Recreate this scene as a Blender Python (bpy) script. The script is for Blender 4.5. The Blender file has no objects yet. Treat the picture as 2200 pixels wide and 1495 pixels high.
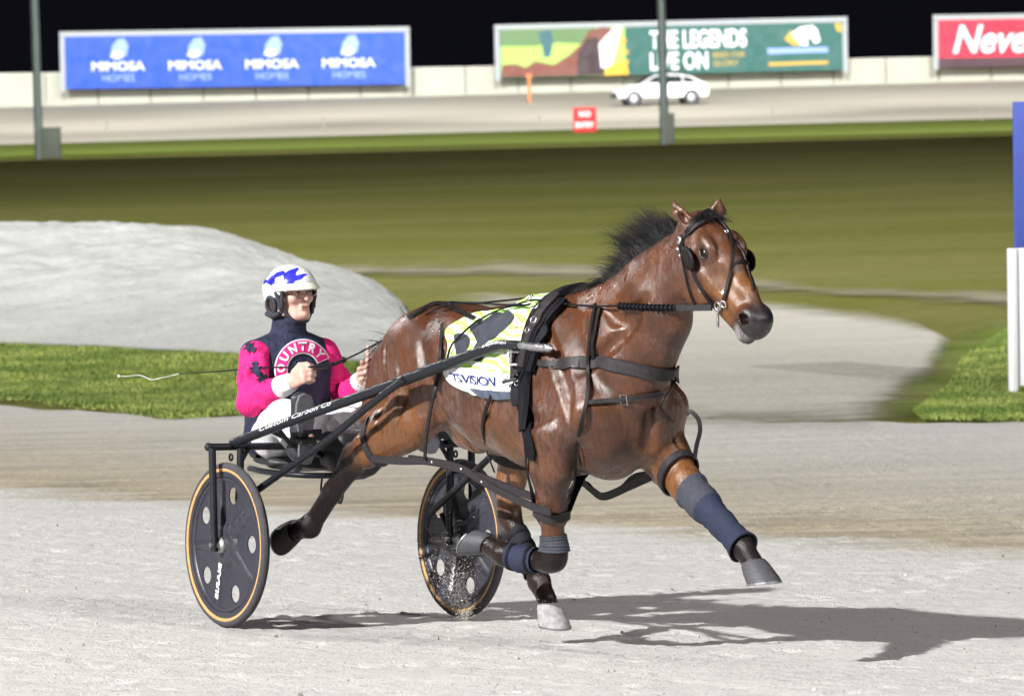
import bpy, bmesh, math, random
import numpy as np
from mathutils import Vector, Matrix, noise as mnoise
from mathutils.bvhtree import BVHTree
from math import radians as R
random.seed(7); rng = np.random.default_rng(7)
scene = bpy.context.scene
col = scene.collection

# ------------------------------------------------------------------ camera
F, CX, CY = 8870.0, 1100.0, 747.5            # focal length and centre in photograph pixels
CAMZ, PITCH, ROLL = 2.4, R(3.82), R(1.5)
C0 = np.array([0.0, 0.0, CAMZ])
_fw = np.array([0, math.cos(PITCH), -math.sin(PITCH)]); _up = np.array([0, math.sin(PITCH), math.cos(PITCH)]); _rt = np.array([1.0, 0, 0])
RT = _rt*math.cos(ROLL)-_up*math.sin(ROLL); UP = _up*math.cos(ROLL)+_rt*math.sin(ROLL); FW = _fw
cam = bpy.data.cameras.new('camera'); camo = bpy.data.objects.new('camera', cam); col.objects.link(camo)
M = Matrix(((RT[0], UP[0], -FW[0], 0), (RT[1], UP[1], -FW[1], 0), (RT[2], UP[2], -FW[2], CAMZ), (0, 0, 0, 1)))
camo.matrix_world = M
cam.sensor_width = 36; cam.lens = 36*F/2200; cam.clip_start = .5; cam.clip_end = 3000
cam.dof.use_dof = True; cam.dof.focus_distance = 17.2; cam.dof.aperture_fstop = 6.3
scene.camera = camo

# ------------------------------------------------------------------ night sky, moonlight, exposure
w = bpy.data.worlds.new('World'); scene.world = w; w.use_nodes = True
nt = w.node_tree; bg = nt.nodes['Background']
sky = nt.nodes.new('ShaderNodeTexSky'); sky.sky_type = 'NISHITA'; sky.sun_disc = False
sky.sun_elevation = R(-4); sky.sun_rotation = R(250)
nt.links.new(sky.outputs[0], bg.inputs[0]); bg.inputs[1].default_value = .12
glow = nt.nodes.new('ShaderNodeBackground'); glow.inputs[0].default_value = (.0032, .0033, .0055, 1); glow.inputs[1].default_value = 1      # faint glow of the night sky
add_ = nt.nodes.new('ShaderNodeAddShader'); nt.links.new(bg.outputs[0], add_.inputs[0]); nt.links.new(glow.outputs[0], add_.inputs[1]); nt.links.new(add_.outputs[0], nt.nodes['World Output'].inputs[0])
sun = bpy.data.lights.new('moon', 'SUN'); sun.energy = .02; sun.angle = R(.5); sun.color = (.8, .88, 1)
suno = bpy.data.objects.new('moon', sun); suno.rotation_euler = (R(50), 0, R(-60)); col.objects.link(suno)
scene.view_settings.view_transform = 'Standard'; scene.view_settings.look = 'None'
scene.view_settings.exposure = .28; scene.view_settings.gamma = 1

# ------------------------------------------------------------------ floodlights of the track (high poles outside the picture), with added lamps for the infield
def flood(name, loc, target, watts, size=150, blend=.4, colr=(1, .985, .965), rad=.6):
    l = bpy.data.lights.new(name, 'SPOT'); l.energy = watts; l.spot_size = R(size); l.spot_blend = blend
    l.color = colr; l.shadow_soft_size = rad
    o = bpy.data.objects.new(name, l); o.location = loc
    d = Vector(target)-Vector(loc); o.rotation_euler = d.to_track_quat('-Z', 'Y').to_euler(); col.objects.link(o)
    return o
flood('floodlight_lamp', (-38, -15, 31), (0, 42, 0), 275000, 165)          # pole outside the bend, left of the camera
flood('floodlight_lamp', (-38, -15, 31.5), (10, 118, 0), 360000, 36, 1)            # added lamp at the same spot, only brightens the infield grass
flood('floodlight_lamp', (26, -6, 27.5), (-8, 105, 0), 400000, 42, 1)  # added lamp on the right, lifts the infield grass and misses the horse
flood('floodlight_lamp', (26, -6, 27), (2, 30, 0), 30000, 165)               # pole outside the bend, right of the camera
flood('floodlight_lamp', (-34, 64, 26), (-4, 45, 0), 30000, 165)              # pole of the infield
# ------------------------------------------------------------------ pixel rays, ground height
def ray(x, y): return FW+RT*((x-CX)/F)+UP*(-(y-CY)/F)
TH = R(33)                                           # heading of horse and sulky: 33 degrees off the line to the camera
HX = np.array([math.sin(TH), -math.cos(TH), 0]); HL = np.array([math.cos(TH), math.sin(TH), 0])
NW = C0+ray(490, 1172)*(18.0/ray(490, 1172)[1])      # near wheel centre
HO = NW+HL*.61; HO[2] = 0                            # origin of the horse's frame: on the ground between the wheels
def zg(X, Y):
    """ground height: near track banked down towards the inside of the bend, flat infield, far track banked up to its fence"""
    X = np.asarray(X, float); Y = np.asarray(Y, float)
    s = .065*(18-Y)-.029*(X-NW[0])
    s = np.where(s < -.12, -.12-.24*np.tanh((-s-.12)/.24), s); s = np.where(s > .3, .3+.4*np.tanh((s-.3)/.4), s)
    f = np.clip(Y-176, 0, 80); return s+f*.0182*np.minimum(1, f/14)
def pix_ground(x, y):
    d = ray(x, y); lo, hi = 5., 600.
    ts = np.concatenate([np.arange(6, 60, .05), np.arange(60, 600, .5)])
    P = C0[None]+d[None]*ts[:, None]; below = P[:, 2] < zg(P[:, 0], P[:, 1])
    i = int(np.argmax(below)); 
    return P[i] if below[i] else P[-1]
def pix_at(x, y, Y):
    d = ray(x, y); return C0+d*(Y/d[1])

# ------------------------------------------------------------------ mesh helpers
def mk_mesh(name, V, Q, smooth=True):
    me = bpy.data.meshes.new(name); V = np.asarray(V, np.float32); Q = np.asarray(Q, np.int32); n = Q.shape[1]
    me.vertices.add(len(V)); me.vertices.foreach_set('co', V.ravel())
    me.loops.add(Q.size); me.loops.foreach_set('vertex_index', Q.ravel())
    me.polygons.add(len(Q)); me.polygons.foreach_set('loop_start', np.arange(0, Q.size, n, dtype=np.int32))
    if smooth: me.polygons.foreach_set('use_smooth', np.ones(len(Q), bool))
    me.update(calc_edges=True); return me
def link(name, me, mat=None, parent=None, label=None, cat=None, kind=None, group=None, mw=None):
    o = bpy.data.objects.new(name, me); col.objects.link(o)
    if mat is not None and me is not None and not me.materials: me.materials.append(mat)
    if parent is not None: o.parent = parent
    if mw is not None: o.matrix_world = mw
    if label: o['label'] = label
    if cat: o['category'] = cat
    if kind: o['kind'] = kind
    if group: o['group'] = group
    return o
def empty(name, mw=None, **k):
    o = link(name, None, **k)
    o.empty_display_size = .1
    if mw is not None: o.matrix_world = mw
    return o
def nrm(v):
    v = np.asarray(v, float); return v/max(1e-9, np.linalg.norm(v))

class MB:
    """collects faces of several shapes into one mesh"""
    def __init__(s): s.v = []; s.f = []; s.sm = []
    def add(s, V, Fs, smooth=True):
        b = len(s.v); s.v += [tuple(map(float, p)) for p in V]; s.f += [tuple(i+b for i in f) for f in Fs]; s.sm += [smooth]*len(Fs); return s
    def box(s, c, size, ax=None, bev=0.0):
        c = np.asarray(c, float); hx, hy, hz = [q/2 for q in size]
        ax = np.eye(3) if ax is None else np.asarray(ax, float)
        bm = bmesh.new(); bmesh.ops.create_cube(bm, size=1)
        for v in bm.verts: v.co = Vector((v.co.x*2*hx, v.co.y*2*hy, v.co.z*2*hz))
        if bev > 0: bmesh.ops.bevel(bm, geom=bm.edges[:], offset=bev, segments=2, affect='EDGES', profile=.5)
        V = [c+ax[0]*v.co.x+ax[1]*v.co.y+ax[2]*v.co.z for v in bm.verts]; bm.verts.index_update()
        Fs = [tuple(v.index for v in f.verts) for f in bm.faces]; bm.free()
        return s.add(V, Fs, False)
    def tube(s, pts, r, n=10, caps=True, close=False, squash=None):
        """swept tube; r scalar or list; squash=(vec,factor) flattens across"""
        P = np.asarray(pts, float); m = len(P); r = np.full(m, r) if np.isscalar(r) else np.asarray(r, float)
        T = np.gradient(P, axis=0) if not close else (np.roll(P, -1, 0)-np.roll(P, 1, 0))
        T = T/np.maximum(1e-9, np.linalg.norm(T, axis=1))[:, None]
        ref = np.array([0, 0, 1.]) if abs(T[0][2]) < .9 else np.array([1., 0, 0])
        u = nrm(np.cross(ref, T[0])); V = []
        for i in range(m):
            u = nrm(u-T[i]*(u@T[i])); v = np.cross(T[i], u)
            for j in range(n):
                a = 2*math.pi*j/n; V.append(P[i]+r[i]*(u*math.cos(a)+v*math.sin(a)))
        Fs = []
        for i in range(m if close else m-1):
            i2 = (i+1) % m
            for j in range(n):
                k = (j+1) % n; Fs.append((i*n+j, i*n+k, i2*n+k, i2*n+j))
        if caps and not close: Fs += [tuple(range(n))[::-1], tuple((m-1)*n+j for j in range(n))]
        return s.add(V, Fs)
    def ribbon(s, P, Nn, wd, th, close=False, taper=None):
        """strap: points, normals, width, thickness; rectangular section"""
        P = np.asarray(P, float); Nn = np.asarray(Nn, float); m = len(P)
        T = np.gradient(P, axis=0) if not close else (np.roll(P, -1, 0)-np.roll(P, 1, 0))
        V = []
        for i in range(m):
            t = nrm(T[i]); n_ = nrm(Nn[i]-t*(Nn[i]@t)); b = np.cross(t, n_); ww = wd if np.isscalar(wd) else wd[i]
            for (bb, nn) in ((-.5, 0), (-.44, 1), (.44, 1), (.5, 0)): V.append(P[i]+b*bb*ww+n_*(nn-.15)*th)
        Fs = []
        for i in range(m if close else m-1):
            i2 = (i+1) % m
            for j in range(4):
                k = (j+1) % 4; Fs.append((i*4+j, i2*4+j, i2*4+k, i*4+k))
        if not close: Fs += [(0, 1, 2, 3), tuple((m-1)*4+j for j in (3, 2, 1, 0))]
        return s.add(V, Fs, True)
    def lathe(s, prof, c, axis, n=32):
        """profile [(radius, height)] turned about axis through c"""
        c = np.asarray(c, float); a = nrm(axis); u = nrm(np.cross(a, [0, 0, 1.] if abs(a[2]) < .9 else [1., 0, 0])); v = np.cross(a, u); V = []; Fs = []
        for (r, hh) in prof:
            for j in range(n):
                t = 2*math.pi*j/n; V.append(c+a*hh+(u*math.cos(t)+v*math.sin(t))*r)
        for i in range(len(prof)-1):
            for j in range(n):
                k = (j+1) % n; Fs.append((i*n+j, i*n+k, (i+1)*n+k, (i+1)*n+j))
        return s.add(V, Fs)
    def ell(s, c, r, n=12, ax=None):
        c = np.asarray(c, float); r = (r,)*3 if np.isscalar(r) else r; ax = np.eye(3) if ax is None else np.asarray(ax, float)
        V = []; Fs = []; m = n//2+1
        for i in range(m+1):
            p = math.pi*i/m
            for j in range(n):
                t = 2*math.pi*j/n; q = (math.sin(p)*math.cos(t)*r[0], math.sin(p)*math.sin(t)*r[1], math.cos(p)*r[2])
                V.append(c+ax[0]*q[0]+ax[1]*q[1]+ax[2]*q[2])
        for i in range(m):
            for j in range(n):
                k = (j+1) % n; Fs.append((i*n+j, (i+1)*n+j, (i+1)*n+k, i*n+k))
        return s.add(V, Fs)
    def poly(s, pts, thick, nv):
        """flat outline extruded along nv"""
        P = [np.asarray(p, float) for p in pts]; n = len(P); nv = nrm(nv)*thick
        V = P+[p+nv for p in P]; Fs = [tuple(range(n))[::-1], tuple(range(n, 2*n))]+[(i, (i+1) % n, n+(i+1) % n, n+i) for i in range(n)]
        return s.add(V, Fs, False)
    def build(s, name, mat, parent=None, **k):
        me = bpy.data.meshes.new(name); me.from_pydata(s.v, [], s.f); me.polygons.foreach_set('use_smooth', s.sm); me.update()
        bm = bmesh.new(); bm.from_mesh(me); bmesh.ops.recalc_face_normals(bm, faces=bm.faces); bm.to_mesh(me); bm.free()
        me.set_sharp_from_angle(angle=R(50))
        return link(name, me, mat, parent, **k)

def spline(pts, n=24):
    """Catmull-Rom through points"""
    P = np.asarray(pts, float); m = len(P)
    if m < 3: return np.array([P[0]+(P[-1]-P[0])*t for t in np.linspace(0, 1, n)])
    Q = np.vstack([2*P[0]-P[1], P, 2*P[-1]-P[-2]]); out = []
    for g in np.linspace(0, m-1, n):
        i = min(int(g), m-2); t = g-i; a, b, c, d = Q[i], Q[i+1], Q[i+2], Q[i+3]
        out.append(.5*((2*b)+(c-a)*t+(2*a-5*b+4*c-d)*t*t+(3*b-a-3*c+d)*t**3))
    return np.array(out)

# ------------------------------------------------------------------ signed-distance modelling for bodies (smooth unions, surface nets)
class Field:
    def __init__(s, lo, hi, h):
        s.lo = np.array(lo, np.float32); s.h = h; s.n = tuple(int(math.ceil((b-a)/h))+1 for a, b in zip(lo, hi))
        s.D = np.full(s.n, 1.0, np.float32); s.g = [s.lo[i]+np.arange(s.n[i], dtype=np.float32)*np.float32(h) for i in range(3)]
    def _blk(s, bl, bh):
        sl = []
        for i in range(3):
            a = max(0, int((bl[i]-s.lo[i])/s.h)); b = min(s.n[i], int((bh[i]-s.lo[i])/s.h)+2)
            if b <= a: return None
            sl.append(slice(a, b))
        return tuple(sl), s.g[0][sl[0]][:, None, None], s.g[1][sl[1]][None, :, None], s.g[2][sl[2]][None, None, :]
    def _mix(s, sl, d, k, op):
        D = s.D[sl]
        if op == 'u':
            h_ = np.maximum(k-np.abs(D-d), 0)/k; s.D[sl] = np.minimum(D, d)-h_*h_*k*.25
        else:
            d = -d; h_ = np.maximum(k-np.abs(D-d), 0)/k; s.D[sl] = np.maximum(D, d)+h_*h_*k*.25
    def seg(s, a, b, ra, rb, side=(0, 1, 0), k=.03, op='u', cap=1.0):
        a = np.asarray(a, np.float32); b = np.asarray(b, np.float32)
        ra = (ra, ra) if np.isscalar(ra) else ra; rb = (rb, rb) if np.isscalar(rb) else rb
        mr = max(*ra, *rb)+k+3*s.h; r = s._blk(np.minimum(a, b)-mr, np.maximum(a, b)+mr)
        if r is None: return
        sl, x, y, z = r; ab = b-a; L2 = float(ab@ab)+1e-12; w_ = ab/math.sqrt(L2)
        u = np.asarray(side, np.float32); u = u-w_*(u@w_)
        if np.linalg.norm(u) < .05: u = np.array([1, 0, .01], np.float32); u = u-w_*(u@w_)
        u = u/np.linalg.norm(u); v = np.cross(w_, u)
        px, py, pz = x-a[0], y-a[1], z-a[2]
        t = np.clip((px*ab[0]+py*ab[1]+pz*ab[2])/L2, 0, 1)
        ex, ey, ez = px-t*ab[0], py-t*ab[1], pz-t*ab[2]
        pu = ex*u[0]+ey*u[1]+ez*u[2]; pv = ex*v[0]+ey*v[1]+ez*v[2]; pw = ex*w_[0]+ey*w_[1]+ez*w_[2]
        ru = ra[0]+(rb[0]-ra[0])*t; rv = ra[1]+(rb[1]-ra[1])*t; rw = np.minimum(ru, rv)*cap
        s._ell(sl, pu, pv, pw, ru, rv, rw, k, op)
    def _ell(s, sl, pu, pv, pw, ru, rv, rw, k, op):
        k0 = np.sqrt((pu/ru)**2+(pv/rv)**2+(pw/rw)**2); k1 = np.sqrt((pu/ru**2)**2+(pv/rv**2)**2+(pw/rw**2)**2)+1e-6
        s._mix(sl, (k0*(k0-1)/k1).astype(np.float32), k, op)
    def ell(s, c, r, ax=None, k=.03, op='u'):
        c = np.asarray(c, np.float32); r = (r,)*3 if np.isscalar(r) else r; mr = max(r)+k+3*s.h
        q = s._blk(c-mr, c+mr)
        if q is None: return
        sl, x, y, z = q; ax = np.eye(3) if ax is None else np.array([nrm(a) for a in ax])
        px, py, pz = x-c[0], y-c[1], z-c[2]
        f = [px*a[0]+py*a[1]+pz*a[2] for a in ax]
        s._ell(sl, f[0], f[1], f[2], r[0], r[1], r[2], k, op)
    def chain(s, pts, k=.03, side=(0, 1, 0), op='u'):
        """pts: (x,y,z,ru,rv)"""
        for p, q in zip(pts[:-1], pts[1:]): s.seg(p[:3], q[:3], p[3:5] if len(p) > 4 else p[3], q[3:5] if len(q) > 4 else q[3], side, k, op)
    def mesh(s, name, smooth=1):
        D = s.D; S = D < 0; nx, ny, nz = D.shape
        cnt = np.zeros((nx-1, ny-1, nz-1), np.int8)
        offs = [(i, j, k) for i in (0, 1) for j in (0, 1) for k in (0, 1)]
        for i, j, k in offs: cnt += S[i:nx-1+i, j:ny-1+j, k:nz-1+k]
        act = (cnt > 0) & (cnt < 8); idx = np.argwhere(act); ids = np.full(act.shape, -1, np.int32); ids[act] = np.arange(len(idx))
        val = [D[idx[:, 0]+i, idx[:, 1]+j, idx[:, 2]+k] for i, j, k in offs]
        acc = np.zeros((len(idx), 3)); num = np.zeros(len(idx))
        for p in range(8):
            for q in range(p+1, 8):
                op, oq = np.array(offs[p]), np.array(offs[q])
                if np.abs(op-oq).sum() != 1: continue
                m = (val[p] < 0) != (val[q] < 0); t = np.where(m, val[p]/(val[p]-val[q]+1e-12), 0)
                acc += np.where(m[:, None], op[None]+t[:, None]*(oq-op)[None], 0); num += m
        V = s.lo[None]+s.h*(idx+acc/num[:, None]); Q = []
        for ax in range(3):
            a, b = [(1, 2), (2, 0), (0, 1)][ax]
            sh = [slice(0, None)]*3; s0 = list(sh); s1 = list(sh); s0[ax] = slice(0, -1); s1[ax] = slice(1, None)
            e = S[tuple(s0)] != S[tuple(s1)]; pts = np.argwhere(e)
            pts = pts[(pts[:, a] > 0) & (pts[:, b] > 0) & (pts[:, a] < D.shape[a]-1) & (pts[:, b] < D.shape[b]-1)]
            def cell(da, db):
                c = pts.copy(); c[:, a] += da; c[:, b] += db; return ids[c[:, 0], c[:, 1], c[:, 2]]
            q = np.stack([cell(-1, -1), cell(0, -1), cell(0, 0), cell(-1, 0)], 1)
            inside = S[pts[:, 0], pts[:, 1], pts[:, 2]]; q[~inside] = q[~inside][:, ::-1]; Q.append(q)
        Q = np.vstack(Q); Q = Q[(Q >= 0).all(1)]
        E_ = np.vstack([Q[:, [0, 1]], Q[:, [1, 2]], Q[:, [2, 3]], Q[:, [3, 0]]])
        for _ in range(smooth):
            A = np.zeros_like(V); n_ = np.bincount(E_.ravel(), minlength=len(V))[:, None]
            for c in range(3): A[:, c] = np.bincount(E_[:, 0], V[E_[:, 1], c], len(V))+np.bincount(E_[:, 1], V[E_[:, 0], c], len(V))
            V = V+.5*(A/np.maximum(n_, 1)-V)
        return mk_mesh(name, V, Q), V, Q

# ------------------------------------------------------------------ materials
class Mat:
    def __init__(s, name, color, rough=.6, metal=0, spec=.5):
        s.m = bpy.data.materials.new(name); s.m.use_nodes = True; s.t = s.m.node_tree; s.b = s.t.nodes['Principled BSDF']
        s.b.inputs['Base Color'].default_value = (*color, 1); s.b.inputs['Roughness'].default_value = rough
        s.b.inputs['Metallic'].default_value = metal; s.b.inputs['Specular IOR Level'].default_value = spec; s.c = color
        s.n = s.t.nodes; s.l = s.t.links
    def coord(s, kind='Object', scale=(1, 1, 1), rot=(0, 0, 0)):
        c = s.n.new('ShaderNodeTexCoord'); mp = s.n.new('ShaderNodeMapping'); mp.inputs['Scale'].default_value = scale; mp.inputs['Rotation'].default_value = rot
        s.l.new(c.outputs[kind], mp.inputs[0]); return mp.outputs[0]
    def noise(s, scale, detail=4, rough=.6, vec=None, dist=0):
        n = s.n.new('ShaderNodeTexNoise'); n.inputs['Scale'].default_value = scale; n.inputs['Detail'].default_value = detail
        n.inputs['Roughness'].default_value = rough; n.inputs['Distortion'].default_value = dist
        s.l.new(vec if vec is not None else s.coord(), n.inputs['Vector']); return n.outputs['Fac']
    def ramp(s, fac, stops, interp='LINEAR'):
        r = s.n.new('ShaderNodeValToRGB'); r.color_ramp.interpolation = interp; e = r.color_ramp.elements
        while len(e) < len(stops): e.new(.5)
        for i, (p, c) in enumerate(stops): e[i].position = p; e[i].color = (*c, 1) if len(c) == 3 else c
        s.l.new(fac, r.inputs[0]); return r.outputs[0]
    def mix(s, a, b, fac, mode='MIX'):
        m = s.n.new('ShaderNodeMix'); m.data_type = 'RGBA'; m.blend_type = mode
        for sock, v in ((m.inputs[0], fac), (m.inputs[6], a), (m.inputs[7], b)):
            if hasattr(v, 'is_linked') or hasattr(v, 'links'): s.l.new(v, sock)
            else: sock.default_value = v if not isinstance(v, tuple) else ((*v, 1) if len(v) == 3 else v)
        return m.outputs[2]
    def math(s, op, a, b=0.0):
        m = s.n.new('ShaderNodeMath'); m.operation = op
        for sock, v in ((m.inputs[0], a), (m.inputs[1], b)):
            if hasattr(v, 'links'): s.l.new(v, sock)
            else: sock.default_value = v
        return m.outputs[0]
    def color(s, sock): s.l.new(sock, s.b.inputs['Base Color']); return s
    def rough(s, sock): s.l.new(sock, s.b.inputs['Roughness']); return s
    def bump(s, fac, strength=.3, dist=.01, prev=None):
        b = s.n.new('ShaderNodeBump'); b.inputs['Strength'].default_value = strength; b.inputs['Distance'].default_value = dist
        s.l.new(fac, b.inputs['Height'])
        if prev is not None: s.l.new(prev, b.inputs['Normal'])
        s.l.new(b.outputs[0], s.b.inputs['Normal']); return b.outputs[0]
    def speckle(s, a, b, scale, lo=.4, hi=.6, detail=4):
        s.color(s.ramp(s.noise(scale, detail), [(lo, a), (hi, b)])); return s
    def attr(s, name):
        a = s.n.new('ShaderNodeAttribute'); a.attribute_name = name; return a.outputs['Color']
def plain(name, color, rough=.6, metal=0, spec=.5, var=.25, scale=40, bump=.15, bd=.002):
    """one colour with wear: noise in tone, gloss and fine relief"""
    m = Mat(name, color, rough, metal, spec); v = m.coord()
    f = m.noise(scale, 5, .65, v); c0 = tuple(max(0, c*(1-var)) for c in color); c1 = tuple(min(1, c*(1+var)) for c in color)
    m.color(m.ramp(f, [(.3, c0), (.7, c1)])); m.rough(m.ramp(f, [(.25, (max(0, rough-.1),)*3), (.75, (min(1, rough+.15),)*3)]))
    if bump: m.bump(m.noise(scale*4, 3, .6, v), bump, bd)
    return m.m
# ------------------------------------------------------------------ ground materials
def sand_mat(name, pale, damp, edge=None, streak=(1.2, 9, 1), bump=.5, sc=1.0):
    m = Mat(name, pale, .95, 0, .15); v = m.coord('Object', streak); v1 = m.coord('Object')
    f1 = m.noise(.55, 6, .6, v); f2 = m.noise(9*sc, 6, .7, v1); f3 = m.noise(70*sc, 4, .7, v1)
    c = m.ramp(f1, [(.3, tuple(p*.86 for p in pale)), (.72, pale)])
    if edge is not None:   # a damp, ungraded lane beyond a slanting line
        sx = m.n.new('ShaderNodeSeparateXYZ'); m.l.new(v1, sx.inputs[0])
        q = m.math('SUBTRACT', sx.outputs[1], m.math('ADD', m.math('MULTIPLY', sx.outputs[0], edge[0]), edge[1]))
        q = m.math('ADD', q, m.math('MULTIPLY', m.noise(.5, 5, .7, m.coord('Object', (.8, 3, 1))), 3.0))
        k = m.ramp(m.math('MULTIPLY', q, .1), [(.11, (0, 0, 0)), (.19, (1, 1, 1)), (.55, (.55, .55, .55)), (.9, (.1, .1, .1))])
        c = m.mix(c, m.mix(tuple(d*.72 for d in damp), tuple(min(1, d*1.55) for d in damp), m.ramp(m.noise(1.1, 8, .75, m.coord('Object', (.7, 4.5, 1))), [(.36, (0, 0, 0)), (.64, (1, 1, 1))])), k)
    c = m.mix(c, (.1, .085, .065), m.ramp(f2, [(.62, (0, 0, 0)), (.8, (.45, .45, .45))]))
    c = m.mix(c, (.06, .05, .04), m.ramp(m.noise(24, 3, .5, m.coord('Object', (1, 2.2, 1))), [(.66, (0, 0, 0)), (.78, (.5, .5, .5))]))
    c = m.mix(c, tuple(min(1, p*1.25) for p in pale), m.ramp(f3, [(.55, (0, 0, 0)), (.8, (.5, .5, .5))]))
    vo = m.n.new('ShaderNodeTexVoronoi'); vo.feature = 'SMOOTH_F1'; vo.inputs['Scale'].default_value = 3.2; vo.inputs['Randomness'].default_value = 1; m.l.new(m.coord('Object', (1, 1.5, 1)), vo.inputs['Vector']); dent = m.ramp(vo.outputs['Distance'], [(.05, (0, 0, 0)), (.22, (1, 1, 1)), (.3, (.8, .8, .8))])
    c = m.mix(c, tuple(p*.62 for p in pale), m.math('MULTIPLY', m.math('SUBTRACT', 1.0, dent), m.ramp(m.noise(1.7, 4, .6, v1), [(.5, (0, 0, 0)), (.62, (.6,)*3)])))
    c = m.mix(c, tuple(p*.7 for p in pale), m.ramp(m.noise(7*sc, 6, .8, m.coord('Object', (1, 5, 1))), [(.55, (0, 0, 0)), (.75, (.6,)*3)]))
    c = m.mix(c, tuple(p*.5 for p in pale), m.ramp(m.noise(38*sc, 6, .85, v1), [(.5, (0, 0, 0)), (.7, (.6,)*3)]))
    m.color(c); b = m.bump(dent, bump*.5, .03); b = m.bump(f2, bump*.9, .04, b); m.bump(f3, bump*1.2, .012, b)
    return m.m
def grass_mat(name, a, b_, dry, sc=1.0, dryamt=.5):
    m = Mat(name, a, .9, 0, .2); v = m.coord('Object', (.35*sc, 1.4*sc, 1)); v2 = m.coord('Object', (sc, sc*1.6, 1))
    c = m.mix(a, b_, m.ramp(m.noise(.9, 6, .65, v), [(.35, (0, 0, 0)), (.65, (1, 1, 1))]))
    c = m.mix(c, dry, m.ramp(m.noise(.35, 7, .7, v), [(.42, (0, 0, 0)), (.66, (dryamt,)*3)]))
    c = m.mix(c, tuple(x*.55 for x in a), m.ramp(m.noise(14, 5, .8, v2), [(.45, (0, 0, 0)), (.75, (.75,)*3)]))
    m.color(c); m.bump(m.noise(30, 4, .8, v2), .9, .05); return m.m
M_track = sand_mat('track_sand', (.60, .59, .567), (.31, .265, .185), (-.85, 25.0))
M_sandpit = sand_mat('pale_sand', (.42, .425, .41), (.4, .38, .33), None, (1, 2.5, 1), .9, .3)
M_gravel = sand_mat('grey_gravel', (.52, .50, .44), (.3, .28, .22), None, (.5, 4, 1), .6, .3)
M_far = sand_mat('far_sand', (.64, .60, .50), (.4, .35, .25), None, (.05, .6, 1), .1)
M_infield = grass_mat('infield_grass', (.120, .132, .019), (.165, .165, .030), (.24, .215, .095), .35, .45)
M_path = sand_mat('worn_path', (.30, .28, .20), (.3, .28, .22), None, (.3, 3, 1))
M_verge = grass_mat('verge_grass', (.13, .21, .024), (.24, .32, .055), (.38, .36, .14), 1.2, .55)
M_verge2 = grass_mat('verge_grass_right', (.13, .21, .024), (.24, .32, .055), (.38, .36, .14), 1.2, .7)
M_strip = grass_mat('far_grass', (.075, .115, .012), (.115, .155, .02), (.15, .15, .04), .25)

def soften(mat, w0=.0, w1=.35, sc=6.0, amp=.5):
    """let a ground cover thin out raggedly towards its border (attribute 'edge', metres from the border)"""
    nt_ = mat.node_tree; bs = nt_.nodes['Principled BSDF']; out = nt_.nodes['Material Output']
    at_ = nt_.nodes.new('ShaderNodeAttribute'); at_.attribute_name = 'edge'; tc = nt_.nodes.new('ShaderNodeTexCoord'); no = nt_.nodes.new('ShaderNodeTexNoise'); no.inputs['Scale'].default_value = sc; no.inputs['Detail'].default_value = 8; no.inputs['Roughness'].default_value = .75
    mp = nt_.nodes.new('ShaderNodeMapping'); mp.inputs['Scale'].default_value = (.5, 1, 1); nt_.links.new(tc.outputs['Object'], mp.inputs[0]); nt_.links.new(mp.outputs[0], no.inputs['Vector'])
    m1 = nt_.nodes.new('ShaderNodeMath'); m1.operation = 'MULTIPLY_ADD'; m1.inputs[1].default_value = amp*2; nt_.links.new(no.outputs['Fac'], m1.inputs[0]); m2 = nt_.nodes.new('ShaderNodeMath'); m2.operation = 'SUBTRACT'; m2.inputs[1].default_value = amp; nt_.links.new(at_.outputs['Fac'], m1.inputs[2]); nt_.links.new(m1.outputs[0], m2.inputs[0])
    mr = nt_.nodes.new('ShaderNodeMapRange'); mr.interpolation_type = 'SMOOTHSTEP'; mr.inputs[1].default_value = w0; mr.inputs[2].default_value = w1; nt_.links.new(m2.outputs[0], mr.inputs[0])
    tr = nt_.nodes.new('ShaderNodeBsdfTransparent'); mx = nt_.nodes.new('ShaderNodeMixShader'); nt_.links.new(mr.outputs[0], mx.inputs[0]); nt_.links.new(tr.outputs[0], mx.inputs[1]); nt_.links.new(bs.outputs[0], mx.inputs[2]); nt_.links.new(mx.outputs[0], out.inputs[0])
    return mat
def sheet(name, xs, yn, yf, ny, dz, mat, pw=1.0, label=None, kind='structure', zf=None, ends=(False, False)):
    """ground sheet between two depth curves, following the ground profile; 'edge' holds the distance to its border"""
    V = []; nx = len(xs); ed = []
    for j in range(ny):
        t = (j/(ny-1))**pw
        for x in xs:
            a, b = yn(x), yf(x); y = a+(b-a)*t
            V.append((x, y, float(zg(x, y))+dz+(zf(x, y, t) if zf else 0)))
            e = min(y-a, b-y)
            if ends[0]: e = min(e, (x-xs[0])*2)
            if ends[1]: e = min(e, (xs[-1]-x)*2)
            ed.append(e)
    V = np.array(V); i = np.arange((ny-1)*nx).reshape(ny-1, nx)[:, :-1]
    Q = np.stack([i, i+1, i+nx+1, i+nx], -1).reshape(-1, 4); me = mk_mesh(name, V, Q)
    me.attributes.new('edge', 'FLOAT', 'POINT').data.foreach_set('value', np.array(ed, np.float32))
    return link(name, me, mat, kind=kind, label=label)
def curve_px(pts):
    G = np.array([pix_ground(*p) for p in pts]); o = np.argsort(G[:, 0]); G = G[o]
    return lambda x: float(np.interp(x, G[:, 0], G[:, 1]))
def wob(f, amp, fr, ph):
    return lambda x: f(x)+amp*(math.sin(x*fr+ph)+.6*math.sin(x*fr*2.7+1.3*ph)+.4*math.sin(x*fr*6.1+2*ph))
sheet('infield_ground', np.concatenate([np.linspace(-900, -70, 30), np.linspace(-68, 68, 137), np.linspace(70, 900, 30)]), lambda x: -60, lambda x: 1500, 700, -.03, M_infield, 2.0)
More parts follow.
